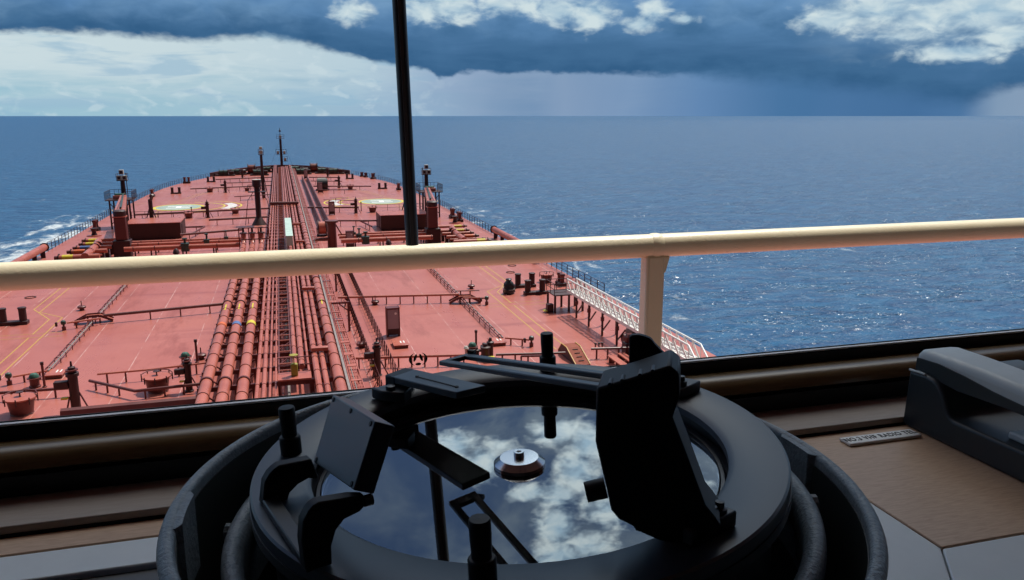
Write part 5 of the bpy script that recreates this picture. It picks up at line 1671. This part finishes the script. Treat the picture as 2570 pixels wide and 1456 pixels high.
# slotted shade frame swung out level from the vane
fA, fB, fC, fD = Vector((.0755, .4064, -.1290)), Vector((.0925, .4135, -.1282)), Vector((.1300, .2726, -.0992)), Vector((.1130, .2655, -.1000))
ux = (fD - fA).normalized()
uy = (fB - fA)
q = MB()
for t in (0.0, .78):
    a0, a1 = fA + uy * t, fD + uy * t
    q.extrude([a0, a1, a1 + uy * .22, a0 + uy * .22], (0, 0, -.0026))
q.extrude([fA + uy * .22, fA + uy * .22 + ux * .006, fA + uy * .78 + ux * .006, fA + uy * .78], (0, 0, -.0026))
q.extrude([fD + uy * .22 - ux * .004, fD + uy * .22, fD + uy * .78, fD + uy * .78 - ux * .004], (0, 0, -.0026))
q.build('slotted_frame', M['anodtop'], az_c, world=True, bevel=.0005)
q = MB().tube([fB + Vector((.001, -.001, .001)), fB + Vector((.004, -.0035, .001))], .0017, 8)
q.build('frame_stud', M['anod'], az_c, world=True)
# folded reading plate with an engraved line at the far left
pA, pB, pC, pD = (.0546, .4510, -.1500), (.0688, .4624, -.1500), (.0998, .4002, -.1430), (.0823, .3931, -.1430)
plate = MB().extrude([pA, pB, pC, pD], (0, 0, -.004)).build('reading_plate', M['anodtop'], az_c, world=True, bevel=.0005)
def on_plate(a, b):
    return Vector(pA) * (1 - a) * (1 - b) + Vector(pB) * (1 - a) * b + Vector(pD) * a * (1 - b) + Vector(pC) * a * b
q = MB().bar(on_plate(.28, .42) + Vector((0, 0, .0002)), on_plate(.86, .36) + Vector((0, 0, .0002)), .0008, .0006)
o = q.build('engraved_line', M['ink'], plate)
o.data.transform(inv)
q = MB()
for p in (on_plate(.28, .42), on_plate(.86, .36)):
    q.lathe([(.0011, p.z - .0002), (.0011, p.z + .0007), (0, p.z + .0008)], 10, p.x, p.y)
o = q.build('end_screw', M['ink'], plate)
o.data.transform(inv)
MB().extrude([(.0520, .4560, -.1505), (.0660, .4670, -.1505), (.0705, .4580, -.1495), (.0565, .4465, -.1495)], (0, 0, -.0105)).build('plate_hinge', M['blackmatt'], az_c, world=True, bevel=.0008)
MB().extrude([(.0432, .4504, -.1622), (.0476, .4418, -.1622), (.0600, .4330, -.1616), (.0660, .4430, -.1616)], (0, 0, .0068)).build('plate_foot', M['anod'], az_c, world=True, bevel=.0008)
o = MB().lathe([(.0028, -.1555), (.0028, -.153), (.0, -.1525)], 12, .0535, .4425).build('foot_screw', M['anod'], az_c)
o.data.transform(inv)
# tilted mirror on a two-armed bracket at the left
chn = Vector((.3153, -.9489, 0)).normalized()
a1 = [(.0055, .3425, -.1493), (-.0083, .3380, -.1488), (-.0105, .3373, -.1500), (-.0125, .3366, -.1516), (-.0147, .3359, -.1549), (-.0164, .3353, -.1655), (-.0061, .3387, -.1665), (-.0056, .3389, -.1655), (-.0046, .3392, -.1628), (-.0010, .3404, -.1598), (.0037, .3420, -.1583), (.0085, .3436, -.1600)]
a2 = [(.0184, .2810, -.1396), (.0125, .2790, -.1388), (.0062, .2769, -.1380), (.0040, .2761, -.1388), (.0023, .2756, -.1404), (.0002, .2749, -.1440), (-.0007, .2746, -.1516), (.0001, .2749, -.1640), (.0098, .2781, -.1645), (.0099, .2781, -.1568), (.0119, .2788, -.1510), (.0151, .2798, -.1477), (.0212, .2819, -.1464), (.0238, .2828, -.1442), (.0239, .2828, -.1412)]
MB().extrude(a1, -chn * .006).build('bracket_arm', M['blackmatt'], az_c, world=True, bevel=.0008)
MB().extrude(a2, -chn * .006).build('bracket_arm', M['blackmatt'], az_c, world=True, bevel=.0008)
MB().extrude([(-.0164, .3353, -.1660), (.0001, .2749, -.1646), (.0060, .2770, -.1643), (-.0100, .3380, -.1657)], (0, 0, .0035)).build('bracket_base', M['anod'], az_c, world=True, bevel=.0006)
m4 = [(.0060, .3390, -.1493), (.0190, .2830, -.1378), (.0285, .2872, -.1128), (.0162, .3485, -.1222)]
mn = (Vector(m4[1]) - Vector(m4[0])).cross(Vector(m4[3]) - Vector(m4[0])).normalized()
if mn.x > 0:
    mn = -mn
mir = MB().extrude(m4, -mn * .0085).build('tilt_mirror', M['anodtop'], az_c, world=True, bevel=.0006)
ctr = sum((Vector(p) for p in m4), Vector()) / 4
for p in m4 + [tuple((Vector(m4[2]) + Vector(m4[3])) / 2)]:
    c = Vector(p) * .88 + ctr * .12
    o = MB().tube([c + mn * .0004, c - mn * .001], .0011, 10).build('screw', M['ink'], mir)
    o.data.transform(inv)
q = MB().tube([(.0225, .2823, -.1425), (.0258, .2834, -.1425)], .0022, 12)
q.build('pivot_screw', M['anod'], az_c, world=True)
